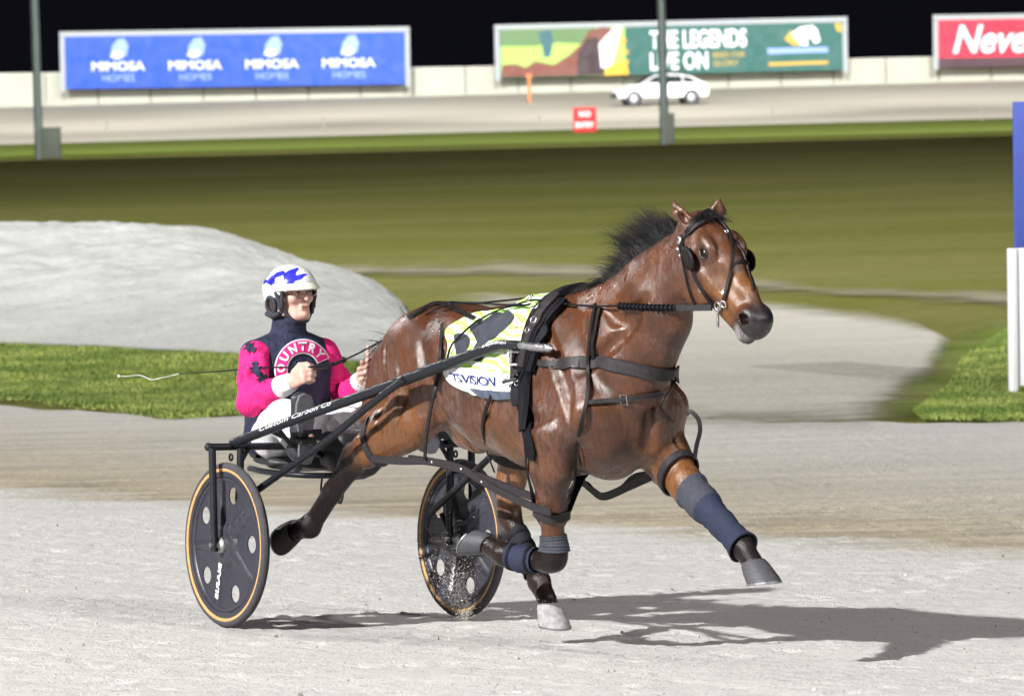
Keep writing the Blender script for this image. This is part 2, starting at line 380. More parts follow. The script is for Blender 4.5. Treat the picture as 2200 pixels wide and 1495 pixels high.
tin = curve_px([(-400, 860), (0, 868), (200, 885), (380, 903), (510, 897), (1200, 900), (1850, 905), (2200, 912), (2500, 915)])
def race_track():
    """near track; finely meshed round the horse, with hoof prints, wheel lines and harrow marks pressed into it"""
    xs = np.concatenate([np.linspace(-60, -6, 60), np.arange(-5.9, 6, .04), np.linspace(6.05, 60, 60)]); tf = wob(tin, .12, 1.9, .4); yf = np.array([tf(x) for x in xs])
    ys = np.concatenate([np.linspace(-30, 11.6, 60), np.arange(11.7, 26, .04)]); X = np.tile(xs, (len(ys), 1)); Y = np.tile(ys[:, None], (1, len(xs)))
    t = np.linspace(0, 1, 61)[1:, None]; X = np.vstack([X, np.tile(xs, (60, 1))]); Y = np.vstack([Y, 26+(yf[None]-26)*t]); Z = zg(X, Y); D = np.zeros_like(Z)
    u = (X-HO[0])*HX[0]+(Y-HO[1])*HX[1]; v = (X-HO[0])*HL[0]+(Y-HO[1])*HL[1]
    D += .0022*np.sin(v*52+1.5*np.sin(u*.8))*(.5+.5*np.sin(v*1.3+u*.31))                       # harrow lines along the running direction
    for vv, a in ((-1.9, .006), (-.62, .007), (.6, .007), (1.35, .005), (2.6, .006), (-3.1, .005)): D -= a*np.exp(-((v-vv-.05*np.sin(u*.7+vv))/.022)**2)
    near_ = (np.abs(X) < 5.9) & (Y > 11.7) & (Y < 26)
    for i in range(620):
        cx = rng.uniform(-4.5, 4.5); cy = 12+13.5*rng.random(); j0 = np.searchsorted(xs, cx-.2); j1 = np.searchsorted(xs, cx+.2); i0 = np.searchsorted(ys, cy-.2); i1 = np.searchsorted(ys, cy+.2)
        if i1 <= i0 or j1 <= j0: continue
        du = (X[i0:i1, j0:j1]-cx)*HX[0]+(Y[i0:i1, j0:j1]-cy)*HX[1]; dv = (X[i0:i1, j0:j1]-cx)*HL[0]+(Y[i0:i1, j0:j1]-cy)*HL[1]; r = np.sqrt((du/.075)**2+(dv/.06)**2); d_ = .006+.010*rng.random()
        D[i0:i1, j0:j1] += -d_*np.exp(-r**4)+d_*.55*np.exp(-((r-1.35)/.3)**2)
    D += np.where(near_, rng.normal(size=D.shape)*.0022, 0); Z = Z+D; ny, nx = X.shape
    V = np.stack([X, Y, Z], -1).reshape(-1, 3); i = np.arange((ny-1)*nx).reshape(ny-1, nx)[:, :-1]; Q = np.stack([i, i+1, i+nx+1, i+nx], -1).reshape(-1, 4); me = mk_mesh('race_track', V, Q)
    link('race_track', me, M_track, kind='structure')
race_track()
# grey crossing of gravel from the track into the infield, behind the horse
gn = curve_px([(1180, 915), (1850, 915), (1950, 862), (2040, 806), (2075, 752)]); gf = curve_px([(700, 620), (1000, 625), (1300, 630), (1650, 640), (1950, 682), (2075, 742)])
xr = pix_ground(2075, 746)[0]
sheet('gravel_crossing', np.linspace(-1.0, xr, 160), lambda x: gn(x)-1.2, wob(gf, .25, 1.7, 2), 60, .006, soften(M_gravel, .2, 3.6, 2.2, 1.8), ends=(True, False))
# raised bank of pale sand on the left of the infield: front slope, ridge, back slope
an = curve_px([(-600, 735), (0, 740), (250, 748), (510, 763), (700, 775), (905, 785)])
rx = [(-900, 478), (-300, 484), (0, 487), (150, 486), (300, 489), (400, 495), (470, 508), (540, 530), (640, 565), (740, 592), (800, 612), (850, 642), (880, 675), (902, 720), (912, 775)]
def ridge(x):
    """depth and height of the ridge at x"""
    best = None
    for Y in np.arange(40, 56, .25):
        if Y < an(x)+.2: continue
        pxx = CX+F*(x/Y); yy = np.interp(pxx, [q[0] for q in rx], [q[1] for q in rx]); P = pix_at(pxx, yy, Y); want = an(x)+8*np.clip((P[2]-float(zg(x, Y)))/1.0, 0.03, 1.15); e = abs(Y-want)
        if best is None or e < best[0]: best = (e, Y, max(.0, P[2]-float(zg(x, Y))))
    return best
xb_ = np.linspace(-30, pix_ground(905, 780)[0], 420); rd = [ridge(x) for x in xb_]; rY = np.array([r[1] if r else an(x)+.3 for r, x in zip(rd, xb_)]); rH = np.array([r[2] if r else 0 for r in rd])
for _ in range(6): rY[1:-1] = .5*rY[1:-1]+.25*(rY[:-2]+rY[2:]); rH[1:-1] = .5*rH[1:-1]+.25*(rH[:-2]+rH[2:])
rYf = lambda x: float(np.interp(x, xb_, rY)); rHf = lambda x: float(np.interp(x, xb_, rH))
def bank(x, y, t):
    a, r, h = an(x), rYf(x), rHf(x); u = (y-a)/max(.1, r-a)
    z = h*math.sin(min(u, 1)*math.pi/2)**1.1 if u < 1 else h*max(0, 1-((u-1)/1.0)**2*.9)
    return z+(.07*mnoise.fractal(Vector((x*.9, y*.9, 0)), 1.0, 2.0, 5)+.02*mnoise.fractal(Vector((x*7, y*6, 3)), .5, 2.0, 4))*min(1, u*2)*(1 if h > .2 else h*5)
sheet('sand_bank', xb_, lambda x: an(x)-.1, lambda x: an(x)+2.0*(rYf(x)-an(x)), 170, .008, soften(M_sandpit, .0, .25, 5, .15), zf=bank)
# worn track across the grass further back
pf = curve_px([(800, 560), (1300, 566), (1660, 590), (2160, 620), (2400, 632)]); pn = curve_px([(800, 600), (1300, 608), (1660, 638), (2160, 668), (2400, 680)])
sheet('worn_path', np.linspace(-2.5, 9, 160), wob(pn, .3, 1.3, 2), wob(pf, .8, .9, 1), 30, .003, soften(M_path, .3, 3.5, .9, 2.2))
# green verges between track and infield
vn = wob(curve_px([(-500, 856), (0, 868), (200, 885), (380, 905), (510, 900), (620, 885)]), .14, 2.6, 0); vf = wob(an, .12, 2.2, 1)
sheet('grass_verge', np.linspace(-22, pix_ground(830, 880)[0], 260), vn, lambda x: vf(x)+.35, 60, .013, soften(M_verge, .0, 1.3, 4, .8), ends=(False, True))
xl2 = pix_ground(1840, 905)[0]
rn = curve_px([(1840, 905), (1900, 910), (2200, 914), (2600, 919)]); rf = curve_px([(1840, 900), (1890, 840), (1975, 785), (2010, 730), (2100, 680), (2600, 670)])
sheet('grass_verge', np.linspace(xl2-.1, 12, 220), wob(rn, .12, 2.9, 1), wob(rf, .25, 2.3, 5), 60, .014, soften(M_verge2, .0, 2.2, 2.5, 1.3), ends=(True, False))
# far side of the course
sheet('far_grass_strip', np.linspace(-260, 260, 131), lambda x: 157-.5+x*-.06, lambda x: 184, 30, .03, M_strip)
sheet('far_race_track', np.linspace(-300, 300, 61), lambda x: 184, lambda x: 262, 40, .05, M_far)
# ------------------------------------------------------------------ the horse: frame (X forward, Y to its left, Z up), origin on the ground between the sulky wheels
HM = Matrix(((HX[0], HL[0], 0, HO[0]), (HX[1], HL[1], 0, HO[1]), (0, 0, 1, 0), (0, 0, 0, 1)))
def loc(P): q = np.asarray(P)-HO; return np.array([q@HX, q@HL, q[2]])
def wld(p): return HO+HX*p[0]+HL*p[1]+np.array([0, 0, p[2]])
def px(x, y, yl):
    """pixel on the plane Y = yl of the horse's frame"""
    d = ray(x, y); P0 = HO+HL*yl; t = ((P0-C0)@HL)/(d@HL); return loc(C0+d*t)
def gl(p): return float(zg(*wld(p)[:2]))              # ground height under a point of the horse's frame

def build_horse():
    f = Field((-.12, -.52, .02), (3.2, .45, 2.02), .0058)
    k = .07
    f.chain([(.66, 0, 1.15, .15, .17), (.86, 0, 1.18, .215, .225), (1.10, 0, 1.155, .225, .25), (1.35, 0, 1.115, .25, .30), (1.6, 0, 1.10, .255, .325), (1.82, 0, 1.105, .225, .345), (2.02, 0, 1.09, .19, .30), (2.14, 0, 1.07, .16, .22)], k)
    f.seg((1.58, 0, 1.36), (1.98, 0, 1.40), (.05, .08), (.05, .10), k=.12)                 # withers
    f.seg((.80, 0, 1.30), (1.02, 0, 1.31), (.12, .10), (.11, .09), k=.08)                  # croup
    # neck
    f.chain([(2.0, 0, 1.20, .165, .29), (2.18, .01, 1.285, .14, .252), (2.40, .035, 1.485, .098, .168), (2.555, .065, 1.63, .082, .118)], .06)
    f.seg((2.29, .01, 1.10), (2.475, .045, 1.38), .090, .055, k=.09)                         # windpipe
    f.seg((1.85, 0, 1.42), (2.49, .055, 1.70), (.035, .05), (.03, .045), k=.08)              # crest
    # shoulders and breast
    for s, dx in ((-1, 0), (1, .10)):
        f.seg((1.80+dx*.2, s*.105, 1.33), (2.16+dx, s*.165, 1.02), (.075, .16), (.085, .12), k=.07)
        f.seg((1.86+dx*.5, s*.17, 1.10), (1.97+dx, s*.20, .93), (.06, .13), (.075, .11), k=.06)   # triceps
        f.ell((2.20+dx*.6, s*.085, .97), (.10, .095, .15), k=.06)                            # pectorals
    f.ell((2.1, 0, .86), (.13, .12, .11), k=.07); f.ell((2.19, .03, 1.0), (.135, .16, .17), k=.05)
    f.seg((2.335, .02, .90), (2.345, .02, 1.06), .012, .014, k=.04, op='s')                    # furrow of the breast
    # right foreleg: forearm down, cannon folded back
    f.chain([(1.97, -.195, .95, 0.0969, 0.1311), (1.945, -.19, .80, 0.0752, 0.1003), (1.915, -.172, .64, 0.0513, 0.0661), (1.90, -.16, .53, 0.0433, 0.0524)], .04)
    f.ell((1.905, -.157, .455), (0.0650, 0.0525, 0.0775), k=.03)
    f.seg((1.90, -.157, .42), (1.865, -.165, .41), .040, .036, k=.03)
    f.chain([(1.87, -.168, .415, 0.0442, 0.0416), (1.74, -.205, .418, 0.0338, 0.0429), (1.66, -.225, .425, 0.0338, 0.0416)], .025)
    f.ell((1.635, -.232, .432), (0.0525, 0.0450, 0.0500), k=.02)
    f.chain([(1.63, -.235, .435, 0.0384, 0.0435), (1.555, -.26, .468, 0.0384, 0.0435)], .02)
    # left foreleg: reaching forward
    f.chain([(2.16, .17, .92, 0.0969, 0.1368), (2.27, .168, .82, 0.0752, 0.1026), (2.40, .158, .735, 0.0547, 0.0707), (2.48, .15, .695, 0.0456, 0.0547)], .05)
    f.ell((2.515, .149, .677), (0.0725, 0.0537, 0.0625), ax=[(.88, -.02, -.46), (0, 1, 0), (.46, 0, .88)], k=.03)
    f.chain([(2.54, .147, .663, 0.0442, 0.0520), (2.66, .142, .60, 0.0338, 0.0442), (2.76, .138, .545, 0.0338, 0.0442)], .025)
    f.ell((2.795, .137, .525), (0.0525, 0.0450, 0.0500), k=.02)
    f.chain([(2.80, .137, .522, 0.0384, 0.0435), (2.868, .134, .462, 0.0397, 0.0461)], .02)
    # right hind: thigh, gaskin stretched back, cannon
    f.ell((.83, -.135, 1.13), (0.2500, 0.1150, 0.2450), ax=[(.95, 0, -.3), (0, 1, 0), (.3, 0, .95)], k=.06)
    f.seg((.60, -.11, 1.17), (.60, -.185, .93), (.075, .12), (.065, .12), k=.06)
    f.seg((.90, -.14, 1.10), (.97, -.185, .93), (.085, .17), (.07, .115), k=.07)
    f.chain([(.90, -.20, .94, 0.0792, 0.1320), (.72, -.22, .855, 0.0682, 0.1045), (.57, -.232, .79, 0.0506, 0.0704), (.49, -.238, .755, 0.0396, 0.0528)], .04)
    f.seg((.62, -.225, .84), (.455, -.24, .79), .03, .022, k=.03)                               # Achilles tendon
    f.ell((.47, -.24, .74), (0.0775, 0.0475, 0.0725), ax=[(.8, 0, .6), (0, 1, 0), (-.6, 0, .8)], k=.025)
    f.chain([(.45, -.245, .715, 0.0449, 0.0594), (.34, -.275, .595, 0.0356, 0.0475), (.235, -.30, .475, 0.0356, 0.0475)], .025)
    f.ell((.205, -.308, .443), (0.0550, 0.0475, 0.0550), k=.02)
    f.chain([(.20, -.31, .44, 0.0397, 0.0461), (.105, -.33, .415, 0.0397, 0.0461)], .02)
    # left hind: forward under the belly, carrying the weight
    f.ell((.88, .135, 1.12), (0.2400, 0.1150, 0.2400), k=.06)
    f.seg((.66, .11, 1.15), (.88, .16, .93), (.075, .12), (.065, .11), k=.06)
    f.seg((.97, .14, 1.08), (1.17, .165, .93), (.085, .16), (.07, .115), k=.07)
    f.chain([(1.16, .175, .92, 0.0770, 0.1265), (1.13, .175, .78, 0.0682, 0.0990), (1.09, .17, .66, 0.0495, 0.0660), (1.075, .168, .59, 0.0396, 0.0517)], .04)
    f.seg((1.06, .172, .74), (1.02, .167, .60), .028, .022, k=.03)
    f.ell((1.07, .167, .545), (0.0625, 0.0475, 0.0825), k=.025)
    f.chain([(1.08, .165, .51, 0.0449, 0.0581), (1.19, .152, .395, 0.0356, 0.0462), (1.30, .14, .295, 0.0356, 0.0462)], .025)
    f.ell((1.335, .137, .262), (0.0550, 0.0475, 0.0525), k=.02)
    f.chain([(1.34, .137, .255, 0.0397, 0.0461), (1.405, .132, .185, 0.0397, 0.0461)], .02)
    # sheath and groin
    f.ell((1.10, -.03, .885), (.13, .07, .075), k=.06)
    f.ell((1.16, -.03, .845), (.055, .04, .045), k=.03)
    # furrows that separate the muscles, cut just below the skin of both sides
    def surf(x, z, sd):
        i = int(round((x-f.lo[0])/f.h)); k_ = int(round((z-f.lo[2])/f.h)); col_ = f.D[i, :, k_]; ins = np.where(col_ < 0)[0]
        return f.g[1][ins[0] if sd < 0 else ins[-1]] if len(ins) else 0
    def furrow(L, depth, r, k=.035):
        P = spline([(x, 0, z) for x, z in L], 10)
        for sd in (-1, 1):
            Q_ = [np.array([q[0], surf(q[0], q[2], sd)+sd*(r-depth), q[2]]) for q in P]
            for i in range(9):
                w0, w1 = math.sin(math.pi*(i+.3)/9.6), math.sin(math.pi*(i+1.3)/9.6); f.seg(Q_[i], Q_[i+1], max(.004, r*w0), max(.004, r*w1), k=k, op='s')
    furrow([(1.74, 1.36), (1.80, 1.20), (1.85, 1.02), (1.88, .92)], .014, .020)
    furrow([(1.92, 1.38), (2.04, 1.24), (2.14, 1.10), (2.17, 1.0)], .014, .020)
    furrow([(1.84, 1.04), (1.94, 1.0), (2.04, 1.03)], .010, .016)
    furrow([(1.02, 1.27), (1.10, 1.12), (1.10, .96)], .012, .020)
    furrow([(.74, 1.27), (.77, 1.10), (.73, .94)], .012, .016, .025); furrow([(.63, 1.20), (.63, 1.06), (.60, .95)], .010, .014, .025)
    furrow([(.88, 1.20), (.93, 1.05), (.90, .93)], .009, .015, .025)
    for i in range(6): furrow([(1.22+i*.085, 1.26), (1.19+i*.085, 1.12), (1.15+i*.085, .98)], .005, .012)
    furrow([(2.22, 1.45), (2.34, 1.40), (2.46, 1.50)], .009, .018); furrow([(2.16, 1.20), (2.28, 1.30), (2.42, 1.42)], .010, .018)
    furrow([(1.965, .90), (1.955, .78), (1.935, .66)], .008, .012, .02)
    # head
    P0 = np.array([2.635, .082, 1.725]); P1 = np.array([2.935, .118, 1.405]); L = np.linalg.norm(P1-P0); a = (P1-P0)/L
    S = nrm(np.array([-.12, 1, 0])-a*(np.array([-.12, 1, 0])@a)); N = np.cross(a, S); N = N if N[2] > 0 else -N
    hd = lambda t, s, n: P0+a*t*L+S*s+N*n
    f.seg(hd(-.10, 0, -.01), hd(.15, 0, 0), (.075, .095), (.098, .112), side=S, k=.04)
    f.seg(hd(.15, 0, 0), hd(.38, 0, -.006), (.098, .112), (.086, .115), side=S, k=.03)
    f.seg(hd(.38, 0, -.006), hd(.72, 0, .010), (.086, .112), (.056, .078), side=S, k=.04)
    f.seg(hd(.72, 0, .010), hd(1.0, 0, .004), (.056, .078), (.058, .064), side=S, k=.03)
    f.ell(hd(1.02, 0, .002), (.046, .056, .060), ax=[a, S, N], k=.03)
    f.seg(hd(.42, 0, -.10), hd(.95, 0, -.062), (.04, .036), (.040, .028), side=S, k=.03)
    f.ell(hd(1.0, 0, -.072), (.036, .04, .026), ax=[a, S, N], k=.015)
    f.ell(hd(.02, 0, .07), (.08, .06, .03), ax=[a, S, N], k=.04)
    for s in (-1, 1):
        f.ell(hd(.28, s*.060, -.078), (.125, .034, .105), ax=[a, S, N], k=.03)        # jowl
        f.ell(hd(.215, s*.082, .088), (.055, .024, .024), ax=[a, S, N], k=.025)         # brow
        f.ell(hd(.275, s*.084, .060), (.042, .022, .032), ax=[a, S, N], k=.02)           # eye socket bulge
        f.ell(hd(.275, s*.110, .062), (.020, .015, .014), ax=[a+N*.3, S, N-a*.3], k=.012, op='s')
        f.seg(hd(.38, s*.090, -.012), hd(.64, s*.062, -.018), .012, .010, k=.03)           # facial crest
        f.seg(hd(.50, s*.088, .05), hd(.84, s*.066, .05), .016, .012, k=.04, op='s')
        f.ell(hd(.955, s*.046, .022), (.044, .024, .038), ax=[a, S, N], k=.02)           # nostril wing
        f.ell(hd(.965, s*.062, .016), (.030, .040, .019), ax=[a+N*.5, S+a*.4, N-a*.5], k=.008, op='s')
        # ear
        base = hd(-.09, s*.058, .045); tip = px(1446, 432, .0) if s < 0 else px(1546, 425, .15)
        mid = base*.5+tip*.5+S*s*.012
        sd = np.array([.5, s*.8, 0])
        f.seg(base, mid, (.034, .028), (.033, .022), side=sd, k=.02)
        f.seg(mid, tip, (.033, .022), (.005, .005), side=sd, k=.015)
        fr = nrm(np.array([.85, -.55, .05]))*.024
        f.seg(base*.6+mid*.4+fr, mid*.35+tip*.65+fr*.75, (.018, .016), (.006, .010), side=sd, k=.01, op='s')
    f.seg(hd(.80, -.082, -.038), hd(1.06, -.035, -.042), .005, .005, k=.012, op='s')           # mouth line
    f.seg(hd(1.06, -.045, -.042), hd(1.09, .045, -.042), .005, .005, k=.012, op='s')
    me, V, Q = f.mesh('body', 2)
    return me, V, Q, hd, (a, S, N)
horse_me, HV, HQ, hd, HAX = build_horse()
HBVH = BVHTree.FromPolygons([tuple(v) for v in HV.tolist()], HQ.tolist())
def sstep(a, b, x): t = np.clip((x-a)/(b-a), 0, 1); return t*t*(3-2*t)
def seg_t(V, pts):
    """nearest arc parameter (0..n) and distance of points to a polyline"""
    best = np.full(len(V), 9e9); par = np.zeros(len(V))
    for i in range(len(pts)-1):
        A = np.array(pts[i][:3]); B = np.array(pts[i+1][:3]); ab = B-A; t = np.clip(((V-A)@ab)/(ab@ab), 0, 1)
        d = np.linalg.norm(V-A-t[:, None]*ab, axis=1); m = d < best; best[m] = d[m]; par[m] = i+t[m]
    return par, best
# coat colours: bay body, black points on the legs, dark muzzle, tan flanks
blk = np.zeros(len(HV)); tan = np.zeros(len(HV))
for chain, s0, s1 in (([(1.945, -.19, .80), (1.90, -.16, .53), (1.90, -.157, .44), (1.64, -.23, .43), (1.54, -.26, .47)], .9, 1.7),
                      ([(2.27, .168, .82), (2.48, .15, .695), (2.52, .149, .675), (2.79, .137, .525), (2.88, .134, .45)], 1.0, 2.2),
                      ([(.72, -.22, .855), (.49, -.238, .755), (.45, -.245, .715), (.21, -.305, .445), (.09, -.33, .41)], .35, 1.2),
                      ([(1.13, .175, .78), (1.075, .168, .59), (1.08, .165, .51), (1.33, .137, .262), (1.42, .13, .17)], .8, 2.4)):
    p_, d_ = seg_t(HV, chain); blk = np.maximum(blk, np.where(d_ < .11, sstep(s0, s1, p_), 0))
tm = ((HV-hd(0, 0, 0))@HAX[0])/np.linalg.norm(hd(1, 0, 0)-hd(0, 0, 0)); ishead = (HV[:, 0] > 2.55) & (HV[:, 2] > 1.28)
muz = np.where(ishead, sstep(.80, 1.02, tm), 0)
dn = np.linalg.norm(HV-hd(.985, -.074, .022), axis=1); eyed = np.linalg.norm(HV-hd(.275, -.105, .062), axis=1)
muz = np.maximum(muz, np.where(ishead, 1-sstep(.02, .045, eyed), 0))
tan = np.where(ishead, sstep(.3, .62, tm)*(1-sstep(.75, .95, tm))*.8, 0)
p_, d_ = seg_t(HV, [(2.16, .17, .92), (2.40, .158, .735), (2.5, .15, .69)]); tan = np.maximum(tan, np.where(d_ < .15, sstep(.2, 1, p_)*.8, 0))
p_, d_ = seg_t(HV, [(.90, -.2, .94), (.57, -.23, .79)]); tan = np.maximum(tan, np.where(d_ < .14, .55, 0))
tan = np.maximum(tan, .9*(1-sstep(.80, 1.0, HV[:, 2]))*sstep(.7, .95, HV[:, 0])*(1-sstep(1.6, 1.9, HV[:, 0])))
for _ in range(14):                                       # soften the colour borders over the skin
    E4 = HQ; m_ = np.stack([blk, tan, muz], 1); av = m_[E4].mean(1); acc = np.zeros_like(m_); n_ = np.zeros(len(HV))
    for c in range(4):
        n_ += np.bincount(E4[:, c], minlength=len(HV))
        for q in range(3): acc[:, q] += np.bincount(E4[:, c], av[:, q], len(HV))
    m_ = acc/np.maximum(n_, 1)[:, None]; blk, tan, muz = m_[:, 0], m_[:, 1], m_[:, 2]
nosd = np.minimum(np.linalg.norm(HV-hd(.965, -.055, .016), axis=1), np.linalg.norm(HV-hd(.965, .055, .016), axis=1)); horse_me.attributes.new('nostril', 'FLOAT', 'POINT').data.foreach_set('value', (1-sstep(.018, .034, nosd)).astype(np.float32))
pal = np.where(ishead, 1-sstep(.02, .05, np.linalg.norm((HV-hd(.99, -.03, -.055))*1.0, axis=1)), 0)
horse_me.attributes.new('pale', 'FLOAT', 'POINT').data.foreach_set('value', pal.astype(np.float32))
at = horse_me.color_attributes.new('coat', 'FLOAT_COLOR', 'POINT')
at.data.foreach_set('color', np.stack([blk, tan, muz, np.ones(len(HV))], 1).astype(np.float32).ravel())
mc = Mat('bay_coat', (.12, .05, .02), .42, 0, .5)
cv = mc.coord('Object'); sp = mc.n.new('ShaderNodeSeparateColor'); mc.l.new(mc.attr('coat'), sp.inputs[0])
hv_ = mc.coord('Object', (1.0, 1, .28), (0, .35, 0))
n1 = mc.noise(5, 5, .6, cv); n2 = mc.noise(330, 3, .75, hv_); n3 = mc.noise(34, 6, .8, hv_); n4 = mc.noise(75, 5, .8, hv_); n5 = mc.noise(3.2, 4, .6, cv, .5)
c = mc.ramp(n1, [(.3, (.042, .0125, .0046)), (.7, (.122, .040, .0125))])
c = mc.mix(c, (.20, .078, .021), sp.outputs[1])
c = mc.mix(c, (.020, .007, .004), mc.ramp(n3, [(.46, (0, 0, 0)), (.66, (.8,)*3)]))
sweat_sheen = mc.math('MULTIPLY', mc.ramp(n5, [(.45, (0, 0, 0)), (.65, (1, 1, 1))]), mc.ramp(n4, [(.44, (0, 0, 0)), (.62, (.28,)*3)]))  # sweat and dust patches, with the coat's mauve sheen painted into the colour
c = mc.mix(c, (.33, .25, .25), sweat_sheen)
c = mc.mix(c, (.22, .10, .045), mc.ramp(n2, [(.56, (0, 0, 0)), (.76, (.3,)*3)]))
c = mc.mix(c, (.0055, .005, .0065), mc.math('MULTIPLY', sp.outputs[0], .93)); c = mc.mix(c, (.02, .016, .018), sp.outputs[2])
c = mc.mix(c, (.34, .32, .32), mc.math('MULTIPLY', mc.attr('pale'), mc.ramp(n3, [(.4, (.2,)*3), (.6, (.9,)*3)])))
c = mc.mix(c, (.004, .003, .003), mc.attr('nostril'))  # shade inside the nostrils painted black into the coat colour
mc.color(c); mc.rough(mc.ramp(n3, [(.34, (.17,)*3), (.66, (.46,)*3)]))
mc.l.new(mc.math('SUBTRACT', .62, mc.math('MULTIPLY', sp.outputs[0], .34)), mc.b.inputs['Specular IOR Level'])
mc.b.inputs['Sheen Weight'].default_value = .04; mc.b.inputs['Sheen Roughness'].default_value = .4
vn_ = mc.math('ABSOLUTE', mc.math('SUBTRACT', mc.noise(6.5, 3, .5, mc.coord('Object', (1, 1, .7)), .8), .5)); vein = mc.ramp(vn_, [(0, (1, 1, 1)), (.022, (0, 0, 0))])
b0 = mc.bump(mc.noise(9, 2, .5, mc.coord('Object', (1.7, 1, .6), (0, .45, 0))), .35, .014); b0 = mc.bump(vein, .12, .004, b0); b1 = mc.bump(n3, .4, .0045, b0); b2 = mc.bump(n4, .55, .003, b1); mc.bump(n2, .6, .0015, b2)
horse_me.materials.append(mc.m)
horse = empty('racehorse', HM, label='bay racehorse in full harness pacing along the pale sand track', cat='horse')
link('body', horse_me, parent=horse)
# ------------------------------------------------------------------ horse: eyes, hooves, hair
CL = loc(C0)
def hit(x, y):
    d = ray(x, y); dl = Vector((d@HX, d@HL, d[2])).normalized()
    h = HBVH.ray_cast(Vector(CL), dl)
    if h[0] is None:
        h = HBVH.find_nearest(Vector(CL)+dl*17.0)
    n = np.array(h[1]); n = n if n@np.array(dl) < 0 else -n
    return np.array(h[0]), n
def near(p, off=0.0):
    h = HBVH.find_nearest(Vector(p)); n = np.array(h[1]); return np.array(h[0])+n*off, n
leather = plain('dark_leather', (.011, .009, .010), .45, 0, .2, .35, 60, .25, .002)
leather_g = plain('grey_leather', (.026, .022, .025), .5, 0, .25, .4, 90, .25, .002)
black_web = plain('black_webbing', (.007, .007, .010), .6, 0, .15, .3, 120, .3, .002)
steel = plain('bright_steel', (.62, .62, .64), .28, 1, .5, .12, 80, 0)
dull_steel = plain('dull_alloy', (.42, .42, .43), .45, 1, .5, .2, 60, .1, .001)
hoof_m = Mat('hoof_horn', (.2, .19, .19), .6); hv = hoof_m.coord('Object', (6, 6, 60))
hoof_m.color(hoof_m.ramp(hoof_m.noise(4, 5, .7, hv), [(.3, (.035, .035, .042)), (.7, (.085, .085, .095))])); hoof_m.bump(hoof_m.noise(9, 4, .6, hv), .3, .003)
hoof_shaded = Mat('shaded_hoof_horn', (.02, .02, .02), .6); hoof_shaded.color(hoof_shaded.ramp(hoof_shaded.noise(30, 4), [(.3, (.012, .011, .011)), (.7, (.04, .037, .035))]))  # for the raised hind hoof: shadow on its sole put into the horn colour
HOOF_M, HOOF_SHADED = hoof_m.m, hoof_shaded.m
def hoof(c, ax, toe, mat, sc=1.0):
    c = np.asarray(c, float); ax = nrm(ax); u = nrm(np.asarray(toe, float)-ax*(np.asarray(toe, float)@ax)); v = np.cross(ax, u); n = 28; b = MB(); V = []
    rows = [(-.012, -.004, .046, .044), (.004, 0, .056, .050), (.03, .010, .062, .054), (.07, .026, .070, .060), (.088, .032, .071, .061)]
    for (h_, o, ru, rv) in rows:
        for j in range(n):
            t = 2*math.pi*j/n; hh = h_*(1-.28*(.5-.5*math.cos(t))) if h_ > 0 else h_
            V.append(c+sc*(ax*hh+u*(o+ru*math.cos(t)*(1 if math.cos(t) > 0 else .82))+v*rv*math.sin(t)))
    Fs = [(i*n+j, i*n+(j+1) % n, (i+1)*n+(j+1) % n, (i+1)*n+j) for i in range(len(rows)-1) for j in range(n)]
    m = len(V); V.append(c+sc*(ax*.066+u*.015)); Fs += [((len(rows)-1)*n+j, (len(rows)-1)*n+(j+1) % n, m) for j in range(n)]
    b.add(V, Fs); o = b.build('hoof', mat, horse)
    s_ = MB(); pts = []
    for t in np.linspace(-2.35, 2.35, 26):
        hh = .090*(1-.28*(.5-.5*math.cos(t))); pts.append(c+sc*(ax*hh+u*(.032+.064*math.cos(t)*(1 if math.cos(t) > 0 else .82))+v*.055*math.sin(t)))
    s_.ribbon(pts, np.tile(ax, (len(pts), 1)), .018*sc, .007*sc); s_.build('horseshoe', dull_steel, o)
hoof_p = plain('dusty_hoof', (.30, .295, .295), .85, 0, .3, .3, 40, .4, .003)
hoof((1.42, .131, .165), (.08, -.02, -1), (1, -.05, .1), hoof_p, 1.08)
hoof((2.872, .134, .462), (.35, -.02, -.95), (1, 0, .3), HOOF_M, 1.08)
hoof((1.55, -.262, .472), (-.85, -.25, .42), (-.35, -.1, -.95), HOOF_M, 1.02)
hoof((.10, -.331, .414), (-.92, -.12, -.02), (-.1, 0, -1), HOOF_SHADED, 1.1)
eye_m = Mat('horse_eye', (.006, .004, .003), .10, 0, .4); eye_m.color(eye_m.ramp(eye_m.noise(60), [(.3, (.003, .002, .002)), (.7, (.012, .007, .004))]))
for s in (-1, 1):
    MB().ell(hd(.275, s*.091, .062), (.027, .021, .023), 18, HAX).build('eye', eye_m.m, horse)
    lid = MB(); P = [hd(.275, s*.1075, .062)+HAX[0]*.024*math.cos(t)+HAX[2]*.016*math.sin(t)+HAX[1]*s*(-.006*abs(math.cos(t))) for t in np.linspace(0, 2*math.pi, 22)[:-1]]
    lid.tube(P, .0038, 6, close=True); lid.build('eyelid', plain('dark_skin', (.02, .014, .012), .4, var=.3, bump=0), horse)
hair_m = Mat('black_hair', (.01, .009, .011), .45, 0, .3); hc = hair_m.coord('Object', (60, 60, 8)); hair_m.color(hair_m.ramp(hair_m.noise(5, 3, .6, hc), [(.4, (.004, .0037, .005)), (.75, (.022, .019, .021))]))
